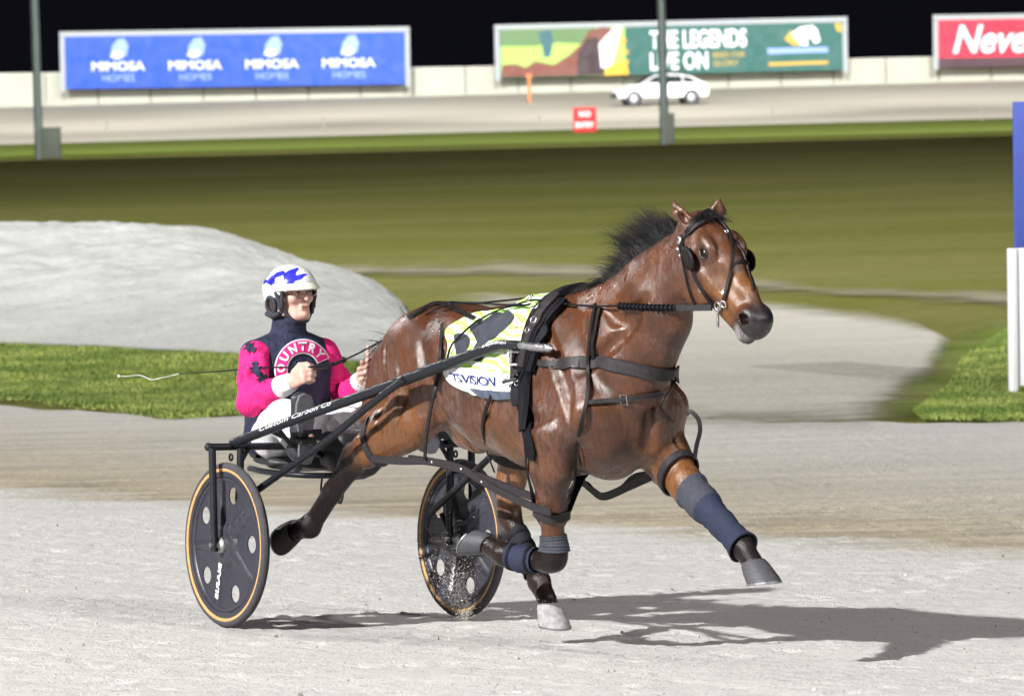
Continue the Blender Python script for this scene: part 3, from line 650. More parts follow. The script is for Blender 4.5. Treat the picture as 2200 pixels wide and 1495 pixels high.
def strands(name, roots, dirs, lens, parent, r0=.0022, wav=.35, grav=.0, nseg=6, clump=None):
    """tapered three-sided hair strands, one mesh"""
    V = []; Q = []
    for p, d, L in zip(roots, dirs, lens):
        d = nrm(d); side = nrm(np.cross(d, [rng.normal(), rng.normal(), rng.normal()])); up_ = np.cross(side, d); ph = rng.random()*6.28; amp = wav*L*.12*(.5+rng.random()); q = p.copy(); b = len(V)
        for i in range(nseg+1):
            t = i/nseg; r = r0*(1-t*.85)
            c = q+side*amp*math.sin(ph+t*5)*t+up_*amp*.6*math.cos(ph*1.7+t*4)*t
            for j in range(3):
                a = 2.094*j; V.append(c+r*(side*math.cos(a)+up_*math.sin(a)))
            q = q+d*L/nseg; d = nrm(d+np.array([0, 0, -grav])/nseg)
        for i in range(nseg):
            for j in range(3): Q.append((b+i*3+j, b+i*3+(j+1) % 3, b+i*3+3+(j+1) % 3, b+i*3+3+j))
    return link(name, mk_mesh(name, V, Q), hair_m.m, parent)
cr = spline([px(1468, 497, .045)+np.array([0, 0, .0]), px(1420, 533, .042), px(1370, 580, .035), px(1320, 625, .025), px(1260, 645, .01), px(1205, 648, 0)], 60)
ro, di, le = [], [], []
for c_ in range(210):                                     # locks: strands of one lock share root, direction and length
    t = (c_+rng.random())/210; cd = rng.normal(size=3); ln_ = .6+.75*rng.random(); wv_ = math.sin(t*38)*.3
    hgt = np.interp(t, [0, .1, .22, .4, .55, .75, 1], [.06, .12, .185, .165, .10, .08, .075])*ln_; up_ = np.interp(t, [0, .25, .45, .7, 1], [1.0, 1.15, .7, .10, .02])
    d0 = np.array([-.8-.2*t+wv_*.3+cd[0]*.16, -.12+cd[1]*.2, up_+wv_*.3+cd[2]*.14])
    for q in range(17):
        p = cr[min(59, max(0, int(t*59+rng.normal()*.5)))].copy(); p[1] += rng.normal()*.012; p, n = near(p, -.004)
        ro.append(p); di.append(d0+rng.normal(size=3)*.07); le.append(hgt*(.7+.4*rng.random()))
strands('mane', ro, di, le, horse, .0015, .8, 1.0, 8)
ro, di, le = [], [], []
for i in range(170):
    p = hd(-.10+.05*rng.normal()*.5, rng.normal()*.028, .075); p, n = near(p, -.003); ro.append(p); di.append(HAX[0]*.5+HAX[2]*.5+HAX[1]*rng.normal()*.6+np.array([0, -.1, .15])); le.append(.05+.06*rng.random())
strands('forelock', ro, di, le, horse, .002, .6, .8)
ro, di, le = [], [], []
for i in range(900):
    t = rng.random(); p = np.array([.47-.02*t, -.01, 1.22-.12*t])+rng.normal(size=3)*(.016, .028, .02); ro.append(p); di.append(np.array([-.8+rng.normal()*.2, -.05+rng.normal()*.2, .1-.5*t+rng.normal()*.25])); le.append(.09+.13*rng.random())
strands('tail', ro, di, le, horse, .0028, .5, 1.5, 8)
MB().tube(spline([(.62, 0, 1.30), (.54, 0, 1.27), (.50, 0, 1.20), (.485, 0, 1.12)], 12), [.035, .035, .034, .033, .032, .03, .029, .027, .025, .022, .018, .01], 12).build('dock', hair_m.m, horse)

# ------------------------------------------------------------------ harness
def strap_pts(pxs, n=40, off=.004):
    """strap drawn over the coat along photograph pixels"""
    H = [hit(*p) for p in pxs]; P = spline([h[0] for h in H], n); out = []; no = []
    for p in P:
        q, nn = near(p); out.append(q+nn*off); no.append(nn)
    return np.array(out), np.array(no)
def smooth(A, it=3):
    A = np.array(A)
    for _ in range(it): A[1:-1] = .5*A[1:-1]+.25*(A[:-2]+A[2:])
    return A
def strap(b, pxs, wd, th=.004, n=40, off=.003, sm=2):
    P, Nn = strap_pts(pxs, n, off+.005); P = smooth(P, sm); b.ribbon(P, smooth(Nn, 4), wd, th); return P
def ringpts(c, u, v, r, n=20): return [np.asarray(c)+r*(np.asarray(u)*math.cos(t)+np.asarray(v)*math.sin(t)) for t in np.linspace(0, 2*math.pi, n+1)[:-1]]
def loop3(P, wd, th, b, out):
    """free strap: normals point away from out"""
    P = np.asarray(P, float); b.ribbon(P, P-np.asarray(out), wd, th)
def legring(c, ax, off, n=28, maxr=.16):
    """points round a leg at c, just off the skin"""
    ax = nrm(ax); u = nrm(np.cross(ax, [0, 1, .1])); v = np.cross(ax, u); P = []; Nn = []; rs = []
    for t in np.linspace(0, 2*math.pi, n+1)[:-1]:
        d = u*math.cos(t)+v*math.sin(t); h = HBVH.ray_cast(Vector(c), Vector(d), maxr); rs.append(h[3] if h[0] is not None else maxr)
    rs = np.array(rs); md = np.median(rs); rs = np.clip(rs, .6*md, 1.45*md)
    for _ in range(2): rs = .5*rs+.25*(np.roll(rs, 1)+np.roll(rs, -1))
    for t, r in zip(np.linspace(0, 2*math.pi, n+1)[:-1], rs):
        d = u*math.cos(t)+v*math.sin(t); P.append(np.asarray(c)+d*(r+off)); Nn.append(d)
    return np.array(P), np.array(Nn)
def boot(name, path, off, mat, label, cat, group=None, flare=0, bands=0, extra=None):
    path = spline(path, 14); rows = []; n = 28
    for i, c in enumerate(path):
        ax = path[min(i+1, 13)]-path[max(i-1, 0)]; P, Nn = legring(c, ax, off+flare*max(0, i/13-.6)+.0022*math.sin(i*2.6), n); rows.append(P)
    V = np.vstack(rows); b = MB(); Fs = [(i*n+j, i*n+(j+1) % n, (i+1)*n+(j+1) % n, (i+1)*n+j) for i in range(13) for j in range(n)]
    V2 = V.copy(); cen = np.repeat(path, n, 0); V2 = V+(cen-V)*.12; m = len(V)
    Fs += [tuple(m+q for q in f[::-1]) for f in Fs]+[(j, (j+1) % n, m+(j+1) % n, m+j) for j in range(n)]+[(13*n+j, 13*n+(j+1) % n, m+13*n+(j+1) % n, m+13*n+j) for j in range(n)]
    b.add(np.vstack([V, V2]), Fs)
    o = empty(name, HM, label=label, cat=cat, group=group); b.build('shell', mat, o)
    for i in range(bands):
        k = 2+int(i*9/max(1, bands-1)); ax = path[k+1]-path[k-1]; P, Nn = legring(path[k], ax, off+.002, n); s_ = MB(); s_.ribbon(P, Nn, .016, .003, close=True); s_.build('strap', black_web, o)
    return o
boot_blue = plain('navy_boot', (.020, .025, .052), .75, 0, .3, .35, 90, .5, .003)
boot_grey = plain('grey_boot', (.046, .049, .064), .8, 0, .3, .35, 110, .5, .003)
boot_dark = plain('black_boot', (.009, .009, .012), .75, 0, .3, .4, 90, .5, .003)
GB = 'protective boots on the horse legs'
boot('knee_boot', [(2.435, .154, .718), (2.50, .15, .685), (2.575, .146, .645)], .012, boot_grey, 'grey knee boot on the outstretched front leg', 'knee boot', GB)
boot('shin_boot', [(2.55, .147, .658), (2.66, .142, .60), (2.80, .137, .525)], .014, boot_blue, 'navy shin boot on the outstretched front leg below the knee boot', 'shin boot', GB, .006)
boot('knee_boot', [(1.903, -.160, .525), (1.904, -.158, .495), (1.903, -.157, .462)], .008, boot_grey, 'grey knee boot on the folded front leg', 'knee boot', GB)
boot('shin_boot', [(1.81, -.185, .416), (1.74, -.205, .418), (1.675, -.222, .424)], .012, boot_blue, 'navy wrapped shin boot on the folded front leg', 'shin boot', GB, 0, 2)
boot('shin_boot', [(1.14, .158, .445), (1.21, .15, .378), (1.30, .14, .295)], .008, boot_dark, 'black shin boot on the hind leg stepping under the belly', 'shin boot', GB, .004, 3)

# saddle cloth: both flanks and over the back, draped on the coat
Lp = spline([(1047, 655), (1008, 680), (962, 702), (958, 722), (968, 742), (957, 780), (956, 806), (975, 826), (1004, 838)], 30)
Rp = spline([(1160, 652), (1162, 672), (1150, 695), (1140, 715), (1130, 745), (1120, 785), (1113, 820), (1108, 845), (1106, 855)], 30)
NU = 44; G = np.zeros((30, NU, 3)); GN = np.zeros((30, NU, 3))
for i in range(30):
    for j in range(NU):
        t = j/(NU-1); q = Lp[i]*(1-t)+Rp[i]*t
        q = q+np.array([0, 9*math.sin(t*math.pi)*(i/29)**6]); p, n = hit(*q); G[i, j] = p; GN[i, j] = n
for _ in range(4):
    G[1:-1] = .5*G[1:-1]+.25*(G[:-2]+G[2:]); G[:, 1:-1] = .5*G[:, 1:-1]+.25*(G[:, :-2]+G[:, 2:])
    GN[1:-1] = .5*GN[1:-1]+.25*(GN[:-2]+GN[2:])
GN /= np.linalg.norm(GN, axis=2)[..., None]
ii, jj = np.meshgrid(np.linspace(0, 1, 30), np.linspace(0, 1, NU), indexing='ij')
rip = .004*np.sin(jj*19+ii*7+3*np.sin(ii*5))*np.sin(ii*3.1)+.003*np.sin(jj*37-ii*11)
G = G+GN*(.010+rip+.004*(ii**3))[..., None]
top = G[0].copy(); top[:, 1] = 0; top[:, 2] = [near((q[0], 0, 1.5))[0][2]+.012 for q in top]
GG = np.concatenate([(G*np.array([1, -1, 1]))[::-1], top[None], G], 0); nr = len(GG)
V = GG.reshape(-1, 3); i = np.arange((nr-1)*NU).reshape(nr-1, NU)[:, :-1]; Q = np.stack([i, i+1, i+NU+1, i+NU], -1).reshape(-1, 4)
cl = Mat('saddle_cloth', (.8, .85, .75), .8, 0, .2); uvn = cl.coord('Object')
wv = cl.n.new('ShaderNodeTexWave'); wv.wave_type = 'BANDS'; wv.bands_direction = 'DIAGONAL'; wv.inputs['Scale'].default_value = 5; wv.inputs['Distortion'].default_value = 7; wv.inputs['Detail'].default_value = 3; wv.inputs['Detail Scale'].default_value = 1.4
cl.l.new(cl.coord('Object', (1.2, 1, 2.4), (0, .5, 0)), wv.inputs['Vector'])
cl.color(cl.ramp(wv.outputs['Fac'], [(.44, (.72, .77, .68)), (.58, (.38, .70, .13)), (.9, (.44, .76, .16))])); cl.bump(cl.noise(300, 2, .5, uvn), .2, .001)
me = mk_mesh('cloth', V, Q); cloth = empty('saddle_cloth', HM, label='lime and white saddle cloth with a dark number, on the horse\'s back', cat='saddle cloth')
co = link('cloth', me, cl.m, cloth); sm_ = co.modifiers.new('t', 'SOLIDIFY'); sm_.thickness = .004; sm_.offset = 1
def gpt(u, v, off=.004):
    """point on the near flank of the cloth: u 0 rear .. 1 front, v 0 top .. 1 hem"""
    a = min(max(v, 0), 1)*29; b_ = min(max(u, 0), 1)*(NU-1); i0 = min(int(a), 28); j0 = min(int(b_), NU-2); fa, fb = a-i0, b_-j0
    w_ = lambda A: A[i0, j0]*(1-fa)*(1-fb)+A[i0+1, j0]*fa*(1-fb)+A[i0, j0+1]*(1-fa)*fb+A[i0+1, j0+1]*fa*fb
    return w_(G)+w_(GN)*off
def cloth_patch(name, poly, mat, off=.006, parent=None, n=26):
    """print on the cloth: uv polygon filled by a fine grid cut to the outline"""
    bm = bmesh.new(); vs = [bm.verts.new((u, v, 0)) for u, v in poly]; bm.faces.new(vs)
    bmesh.ops.triangulate(bm, faces=bm.faces)
    for _ in range(4): 
        es = [e for e in bm.edges if e.calc_length() > .05]
        if es: bmesh.ops.subdivide_edges(bm, edges=es, cuts=1); bmesh.ops.triangulate(bm, faces=bm.faces)
    for vtx in bm.verts: vtx.co = Vector(gpt(vtx.co.x, vtx.co.y, off))
    me = bpy.data.meshes.new(name); bm.to_mesh(me); bm.free(); return link(name, me, mat, parent)
navy = plain('navy_print', (.035, .04, .055), .7, 0, .3, .3, 40, .2, .002); blue_ink = plain('blue_ink', (.015, .02, .16), .7, 0, .3, .1, 40, 0)
white_band = plain('white_band', (.78, .78, .8), .75, 0, .3, .06, 30, .2, .002); slate = plain('slate_panel', (.075, .085, .125), .8, 0, .2, .2, 60, .3, .002)
bez = lambda pts, n=30: [tuple(p) for p in spline(pts, n)]
cloth_patch('white_band', [(0, .70), (.12, .665), (.35, .66), (.6, .675), (.97, .70), (1, .86), (.7, .86), (.36, .86), (.3, 1), (0, 1)], white_band, .005, cloth)
cloth_patch('slate_panel', [(.30, .865), (.6, .865), (1, .865), (1, 1), (.6, 1), (.33, 1)], slate, .006, cloth)
cloth_patch('number', bez([(.42, .10), (.60, .12), (.72, .20), (.70, .34), (.60, .42), (.50, .50), (.52, .60), (.36, .60), (.36, .52), (.42, .46), (.50, .40), (.42, .38), (.32, .36), (.30, .28), (.40, .22), (.44, .16)], 44), navy, .006, cloth)
cloth_patch('number', bez([(.12, .40), (.22, .37), (.28, .41), (.27, .50), (.22, .58), (.16, .58), (.11, .50)], 24), navy, .006, cloth)
def text_mesh(s, bold=0.0, shear=0.0, sx=1.0):
    cu = bpy.data.curves.new('txt', 'FONT'); cu.body = s; cu.size = 1; cu.offset = bold; cu.shear = shear; cu.resolution_u = 3; cu.align_x = 'LEFT'
    o = bpy.data.objects.new('txt', cu); col.objects.link(o); dg = bpy.context.evaluated_depsgraph_get(); me = bpy.data.meshes.new_from_object(o.evaluated_get(dg))
    bpy.data.objects.remove(o); bpy.data.curves.remove(cu)
    V = np.zeros(len(me.vertices)*3); me.vertices.foreach_get('co', V); V = V.reshape(-1, 3); V[:, 0] -= V[:, 0].min(); V[:, 1] -= V[:, 1].min()
    me.vertices.foreach_set('co', V.ravel()); return me, V
def cloth_text(s, u0, u1, v0, v1, tilt, mat, parent):
    me, V = text_mesh(s, .012); W, Ht = V[:, 0].max(), V[:, 1].max()
    P = [gpt(u0+(u1-u0)*x/W, v1-(v1-v0)*y/Ht+tilt*(x/W), .009) for x, y, _ in V]
    me.vertices.foreach_set('co', np.array(P, np.float32).ravel()); me.update(); link('lettering', me, mat, parent)
cloth_text('TSVISION', .10, .72, .715, .80, .01, blue_ink, cloth)

# harness saddle with girth, rings and tug buckle
sad = empty('harness_saddle', HM, label='black padded harness saddle with steel rings strapped over the withers', cat='harness saddle')
b = MB(); strap(b, [(1196, 650), (1180, 668), (1164, 695), (1152, 722), (1140, 760), (1130, 800), (1122, 838), (1124, 868)], .085, .022, 40, .012); b.build('pad', black_web, sad)
b = MB(); strap(b, [(1214, 652), (1196, 672), (1180, 702), (1170, 728), (1158, 765), (1148, 800)], .035, .018, 40, .014); b.build('front_roll', black_web, sad)
b = MB(); strap(b, [(1200, 648), (1176, 676), (1158, 710), (1146, 745), (1137, 790)], .042, .012, 40, .034); b.build('saddle_flap', leather_g, sad)
b = MB(); P = []; Nn = []
for t in np.linspace(-.3, math.pi+.2, 26):
    q, nn = near((1.86, .45*math.cos(math.pi/2-t+math.pi/2)*-1, 1.1+.5*math.sin(t))); q, nn = near((1.86, -.45*math.cos(t), 1.12+.5*math.sin(t))); P.append(q+nn*.010); Nn.append(nn)
b.ribbon(smooth(P, 2), smooth(Nn, 2), .075, .02); b.build('saddle_tree', black_web, sad)
b = MB(); P1_ = strap(b, [(1122, 850), (1128, 880), (1136, 915), (1141, 945), (1143, 985)], .05, .008, 24, .004); b.build('girth', black_web, sad)
b = MB(); P = []; Nn = []
for t in np.linspace(-.15, math.pi+.15, 30):
    q, nn = near((1.80, -.4*math.cos(t), .9-.35*math.sin(t))); P.append(q+nn*.005); Nn.append(nn)
b.ribbon(smooth(P, 2), Nn, .06, .008); b.build('girth', black_web, sad)
def rings(spec, parent, mat):
    for (x, y, r, off) in spec:
        p, n = hit(x, y); p = p+n*off; u = nrm(np.cross(n, [0, 0, 1])); v = np.cross(n, u); b = MB(); b.tube(ringpts(p, u, v, r, 18), r*.17, 8, close=True); b.build('ring', mat, parent)
rings([(1160, 662, .017, .06), (1170, 670, .013, .06), (1163, 695, .014, .05), (1135, 697, .013, .05), (1152, 716, .012, .05), (1131, 716, .012, .05), (1097, 808, .016, .03), (1123, 812, .015, .045), (1128, 820, .013, .045)], sad, steel)
b = MB()
for (x0, y0, x1, y1) in ((1106, 752, 1106, 788), (1126, 752, 1126, 788), (1106, 788, 1126, 788), (1104, 762, 1130, 764)):
    a_, n_ = hit(x0, y0); c_, _ = hit(x1, y1); b.tube([a_+n_*.055, c_+n_*.055], .0055, 8)
b.build('tug_buckle', steel, sad)
b = MB(); p, n = hit(1116, 760); b.ribbon([p+n*.05+np.array([0, 0, z]) for z in (.03, -.02, -.06, -.12)], np.tile(n, (4, 1)), .035, .006); b.build('tug_strap', leather_g, sad)
b = MB(); strap(b, [(1135, 800), (1120, 812), (1108, 818), (1100, 822)], .014, .005, 16, .045); b.build('tie_strap', leather_g, sad)
b = MB(); strap(b, [(1040, 656), (1000, 650), (950, 656), (905, 672), (880, 688)], .025, .005, 30, .006); b.build('back_strap', leather, sad)

# breast collar
bc = empty('breast_collar', HM, label='broad dark leather breast collar strapped round the horse\'s chest', cat='breast collar')
P, Nn = strap_pts([(1148, 772), (1168, 782), (1200, 784), (1235, 779), (1290, 780), (1350, 790), (1400, 801), (1425, 804), (1440, 803)], 60, .008)
Pl = [near(q, .008) for q in ((2.44, .12, 1.19), (2.34, .22, 1.2), (2.2, .27, 1.21), (2.0, .28, 1.22), (1.9, .28, 1.23))]
wdt = np.interp(np.linspace(0, 1, 60), [0, .22, .3, .6, 1], [.025, .028, .05, .055, .055])
b = MB(); b.ribbon(smooth(P, 2), smooth(Nn, 4), wdt, .008); b.build('collar', leather_g, bc)
b = MB(); b.ribbon(spline([P[-1]]+[q[0] for q in Pl], 24), spline([Nn[-1]]+[q[1] for q in Pl], 24), .05, .008); b.build('collar', leather_g, bc)
b = MB(); strap(b, [(1292, 660), (1284, 710), (1276, 770)], .014, .005, 20, .007); b.build('neck_strap', leather, bc)
b = MB(); strap(b, [(1262, 866), (1300, 862), (1340, 856), (1385, 849), (1420, 842)], .02, .005, 30, .005); b.build('lower_strap', leather_g, bc)
b = MB(); strap(b, [(1432, 838), (1418, 858), (1418, 878), (1432, 893), (1440, 905)], .009, .004, 24, .006); strap(b, [(1432, 838), (1442, 826), (1447, 815)], .012, .004, 12, .006); b.build('tie', leather_g, bc)
for x, y in ((1240, 781), (1190, 783), (1342, 857)):
    p, n = hit(x, y); u = nrm(P[30]-P[20]); v = np.cross(n, u); b = MB(); b.tube([p+n*.012+u*a*.014+v*c*.02 for a, c in ((-1, -1), (1, -1), (1, 1), (-1, 1))], .0028, 6, close=True); b.build('buckle', steel, bc)

# hopples: a loop round each leg, joined by a strap along the side; hangers over the back
def hopple(c1, a1, c2, a2, link1, link2, label, hangers):
    h = empty('hopple', HM, label=label, cat='hopple', group='hopples joining front and hind legs')
    for c, a in ((c1, a1), (c2, a2)):
        P, Nn = legring(c, a, .008, 36, .2); b = MB(); b.ribbon(P, Nn, .04, .007, close=True); b.build('loop', leather_g, h)
    for pts in (link1, link2):
        P = spline(pts, 40); b = MB(); b.ribbon(P, np.tile(np.array([0, -1, 0]) if pts[0][1] < 0 else np.array([0, 1., .3]), (40, 1)), .034, .008); b.build('connecting_strap', leather_g, h)
    for i in range(3):
        q = spline(link1, 40)[12+i*5]; b = MB(); b.ell(q+np.array([0, -.007, 0]), (.006, .004, .006), 8); b.build('rivet', steel, h)
    for pts, wd in hangers:
        b = MB(); P = [(hit(x, y) if o is None else (px(x, y, o), np.array([.3, -1, 0]))) for x, y, o in pts]; b.ribbon(spline([p[0]+p[1]*.016 for p in P], 60), smooth(spline([p[1] for p in P], 60), 3), wd, .005); b.build('hanger', leather, h)
    return h
hopple((.66, -.225, .83), (-.87, -.05, -.4), (1.915, -.17, .62), (-.05, .02, -.2),
       [px(800, 985, -.28), px(860, 990, -.30), px(920, 991, -.31), px(990, 1006, -.31), px(1040, 1036, -.30), px(1090, 1063, -.28), px(1150, 1090, -.25), px(1185, 1100, -.235)],
       [px(880, 985, -.20), px(940, 994, -.20), px(1000, 1012, -.20), px(1060, 1035, -.19), px(1120, 1058, -.16), px(1165, 1075, -.14)],
       'grey leather hopple joining the near hind and folded front leg',
       [([(955, 700, None), (950, 760, None), (942, 820, None), (931, 880, -.275), (921, 945, -.30), (919, 988, -.312)], .016),
        ([(1285, 656, None), (1277, 700, None), (1271, 750, None), (1268, 795, None), (1264, 850, None), (1252, 905, None), (1240, 960, None), (1226, 1030, None), (1220, 1095, -.215)], .016)])
hopple((1.14, .175, .76), (-.1, 0, -.45), (2.33, .163, .78), (.13, -.01, -.08),
       [np.array([1.2, .27, .75]), np.array([1.5, .29, .66]), px(1262, 1042, .24), px(1290, 1066, .24), px(1335, 1052, .245), px(1375, 1022, .25), np.array([2.26, .25, .76])],
       [px(1250, 1035, .16), px(1278, 1058, .16), px(1300, 1066, .15), px(1350, 1045, .12), px(1395, 1025, .10)],
       'grey leather hopple joining the far hind and outstretched front leg',
       [([(1062, 850, None), (1047, 885, None), (1043, 925, -.21), (1051, 965, -.10), (1068, 1012, .06)], .016)])
hp = MB(); hp.ribbon(spline([px(1492, 985, .2), px(1497, 955, .19), px(1504, 925, .18), px(1500, 900, .17), px(1484, 884, .15), px(1474, 890, .14)], 30), np.tile([.8, -.5, .2], (30, 1)), .018, .005)
hp.build('loose_strap', leather_g, bc)

# bridle
br = empty('bridle', HM, label='black open bridle with blinkers, bit and rings on the horse\'s head', cat='bridle')
def bstrap(name, pxs, wd=.016, off=.005, n=26, mat=None):
    b = MB(); strap(b, pxs, wd, .004, n, off); b.build(name, mat or leather, br)
bstrap('cheek_strap', [(1470, 505), (1468, 525), (1476, 550), (1490, 578), (1503, 606), (1518, 632), (1534, 654)], .015)
bstrap('throat_strap', [(1464, 520), (1470, 555), (1478, 595), (1487, 630), (1496, 652)], .010)
bstrap('brow_band', [(1472, 512), (1484, 498), (1504, 484), (1524, 473), (1545, 470)], .020, .007, 26, leather_g)
bstrap('face_strap', [(1538, 472), (1552, 486), (1566, 508), (1574, 535), (1573, 560), (1569, 590), (1564, 620), (1558, 645)], .014, .006)
bstrap('nose_strap', [(1557, 483), (1578, 512), (1592, 545), (1604, 585), (1618, 625)], .012, .006)
bstrap('cross_strap', [(1572, 575), (1580, 566), (1592, 563), (1603, 568)], .012, .007)
bstrap('crown_strap', [(1478, 500), (1492, 478), (1510, 464), (1530, 460), (1548, 468)], .018, .010)
for s, c0_ in ((-1, hd(.17, -.115, -.005)), (1, hd(.30, .115, .03))):
    b = MB(); V = []; Fs = []
    for i in range(9):
        for j in range(9):
            u, v = i/8*2-1, j/8*2-1; rr = math.hypot(u, v); k_ = 1 if rr < 1 else 1/rr
            V.append(c0_+HAX[0]*(.056*u*max(abs(u), abs(v))/max(rr, .01)+.012)+HAX[2]*.043*v*max(abs(u), abs(v))/max(rr, .01)+HAX[1]*s*(.030*(u*.2+v*.5+.6)-.010*rr*rr))
    Fs = [(i*9+j, i*9+j+1, (i+1)*9+j+1, (i+1)*9+j) for i in range(8) for j in range(8)]
    b.add(V, Fs); o = b.build('blinker', leather, br); m_ = o.modifiers.new('t', 'SOLIDIFY'); m_.thickness = .006
for x, y, r in ((1546, 657, .018), (1557, 651, .014)):
    p, n = hit(x, y); p = p+n*.010; u = nrm(np.cross(n, [0, 0, 1])); v = np.cross(n, u); b = MB(); b.tube(ringpts(p, u, v, r, 20), .0035, 8, close=True); b.build('bit_ring', steel, br)
p, n = hit(1550, 668); b = MB(); b.tube([p+n*.016+np.array([0, 0, .02]), p+n*.018+np.array([0, 0, -.02]), p+n*.02+np.array([.0, 0, -.06])], [.004, .005, .006], 8); b.build('bit_shank', steel, br)
b = MB(); b.ell(hit(1464, 518)[0]+np.array([.005, -.012, 0]), (.014, .008, .02), 12); b.build('rosette', steel, br)
for x, y in ((1508, 621), (1559, 626), (1558, 500), (1463, 535), (1467, 548)):
    p, n = hit(x, y); b = MB(); b.tube(ringpts(p+n*.010, nrm(np.cross(n, [0, 0, 1])), nrm(np.cross(n, np.cross(n, [0, 0, 1]))), .008, 12), .0025, 6, close=True); b.build('buckle', steel, br)
# ------------------------------------------------------------------ sulky
SM = HM @ Matrix.Translation((0, -.61, 0)) @ Matrix.Rotation(-.06, 4, 'X') @ Matrix.Translation((0, .61, 0))
SMI = SM.inverted()
def spx(x, y, yl):
    """pixel on the plane Y = yl of the sulky's frame"""
    o = SMI @ Vector(C0); d = ray(x, y); e = (SMI.to_3x3() @ Vector(d)); t = (yl-o.y)/e.y; return np.array(o+e*t)
gloss_black = plain('black_enamel', (.012, .013, .018), .42, 0, .3, .3, 60, .06, .001)
carbon = plain('black_disc', (.028, .028, .04), .4, 0, .5, .35, 50, .12, .002)
rubber = plain('tyre_rubber', (.055, .053, .06), .75, 0, .3, .3, 90, .3, .002)
tan_m = plain('tan_sidewall', (.52, .30, .12), .7, 0, .3, .15, 60, .2, .001)
white_p = plain('white_lettering', (.78, .78, .8), .5, 0, .4, .08, 60, 0)
vinyl = plain('black_vinyl', (.018, .018, .02), .5, 0, .5, .3, 50, .25, .003)
sulky = empty('sulky', SM, label='black two-wheeled racing sulky with disc wheels, hitched behind the horse', cat='sulky')
def disc_mesh(r, holes, th):
    cu = bpy.data.curves.new('d', 'CURVE'); cu.dimensions = '2D'; cu.fill_mode = 'BOTH'; cu.extrude = th/2
    for (cx, cy, rr, n) in [(0, 0, r, 72)]+[(a, b_, c_, 24) for a, b_, c_ in holes]:
        sp_ = cu.splines.new('POLY'); sp_.points.add(n-1); sp_.use_cyclic_u = True
        for i in range(n): sp_.points[i].co = (cx+rr*math.cos(2*math.pi*i/n), cy+rr*math.sin(2*math.pi*i/n), 0, 1)
    o = bpy.data.objects.new('d', cu); col.objects.link(o); dg = bpy.context.evaluated_depsgraph_get(); me = bpy.data.meshes.new_from_object(o.evaluated_get(dg)); bpy.data.objects.remove(o); bpy.data.curves.remove(cu)
    V = np.zeros(len(me.vertices)*3); me.vertices.foreach_get('co', V); V = V.reshape(-1, 3); V = np.stack([V[:, 0], V[:, 2], V[:, 1]], 1); me.vertices.foreach_set('co', V.ravel()); me.flip_normals(); me.update(); me.name = 'disc'; return me
WR = .362
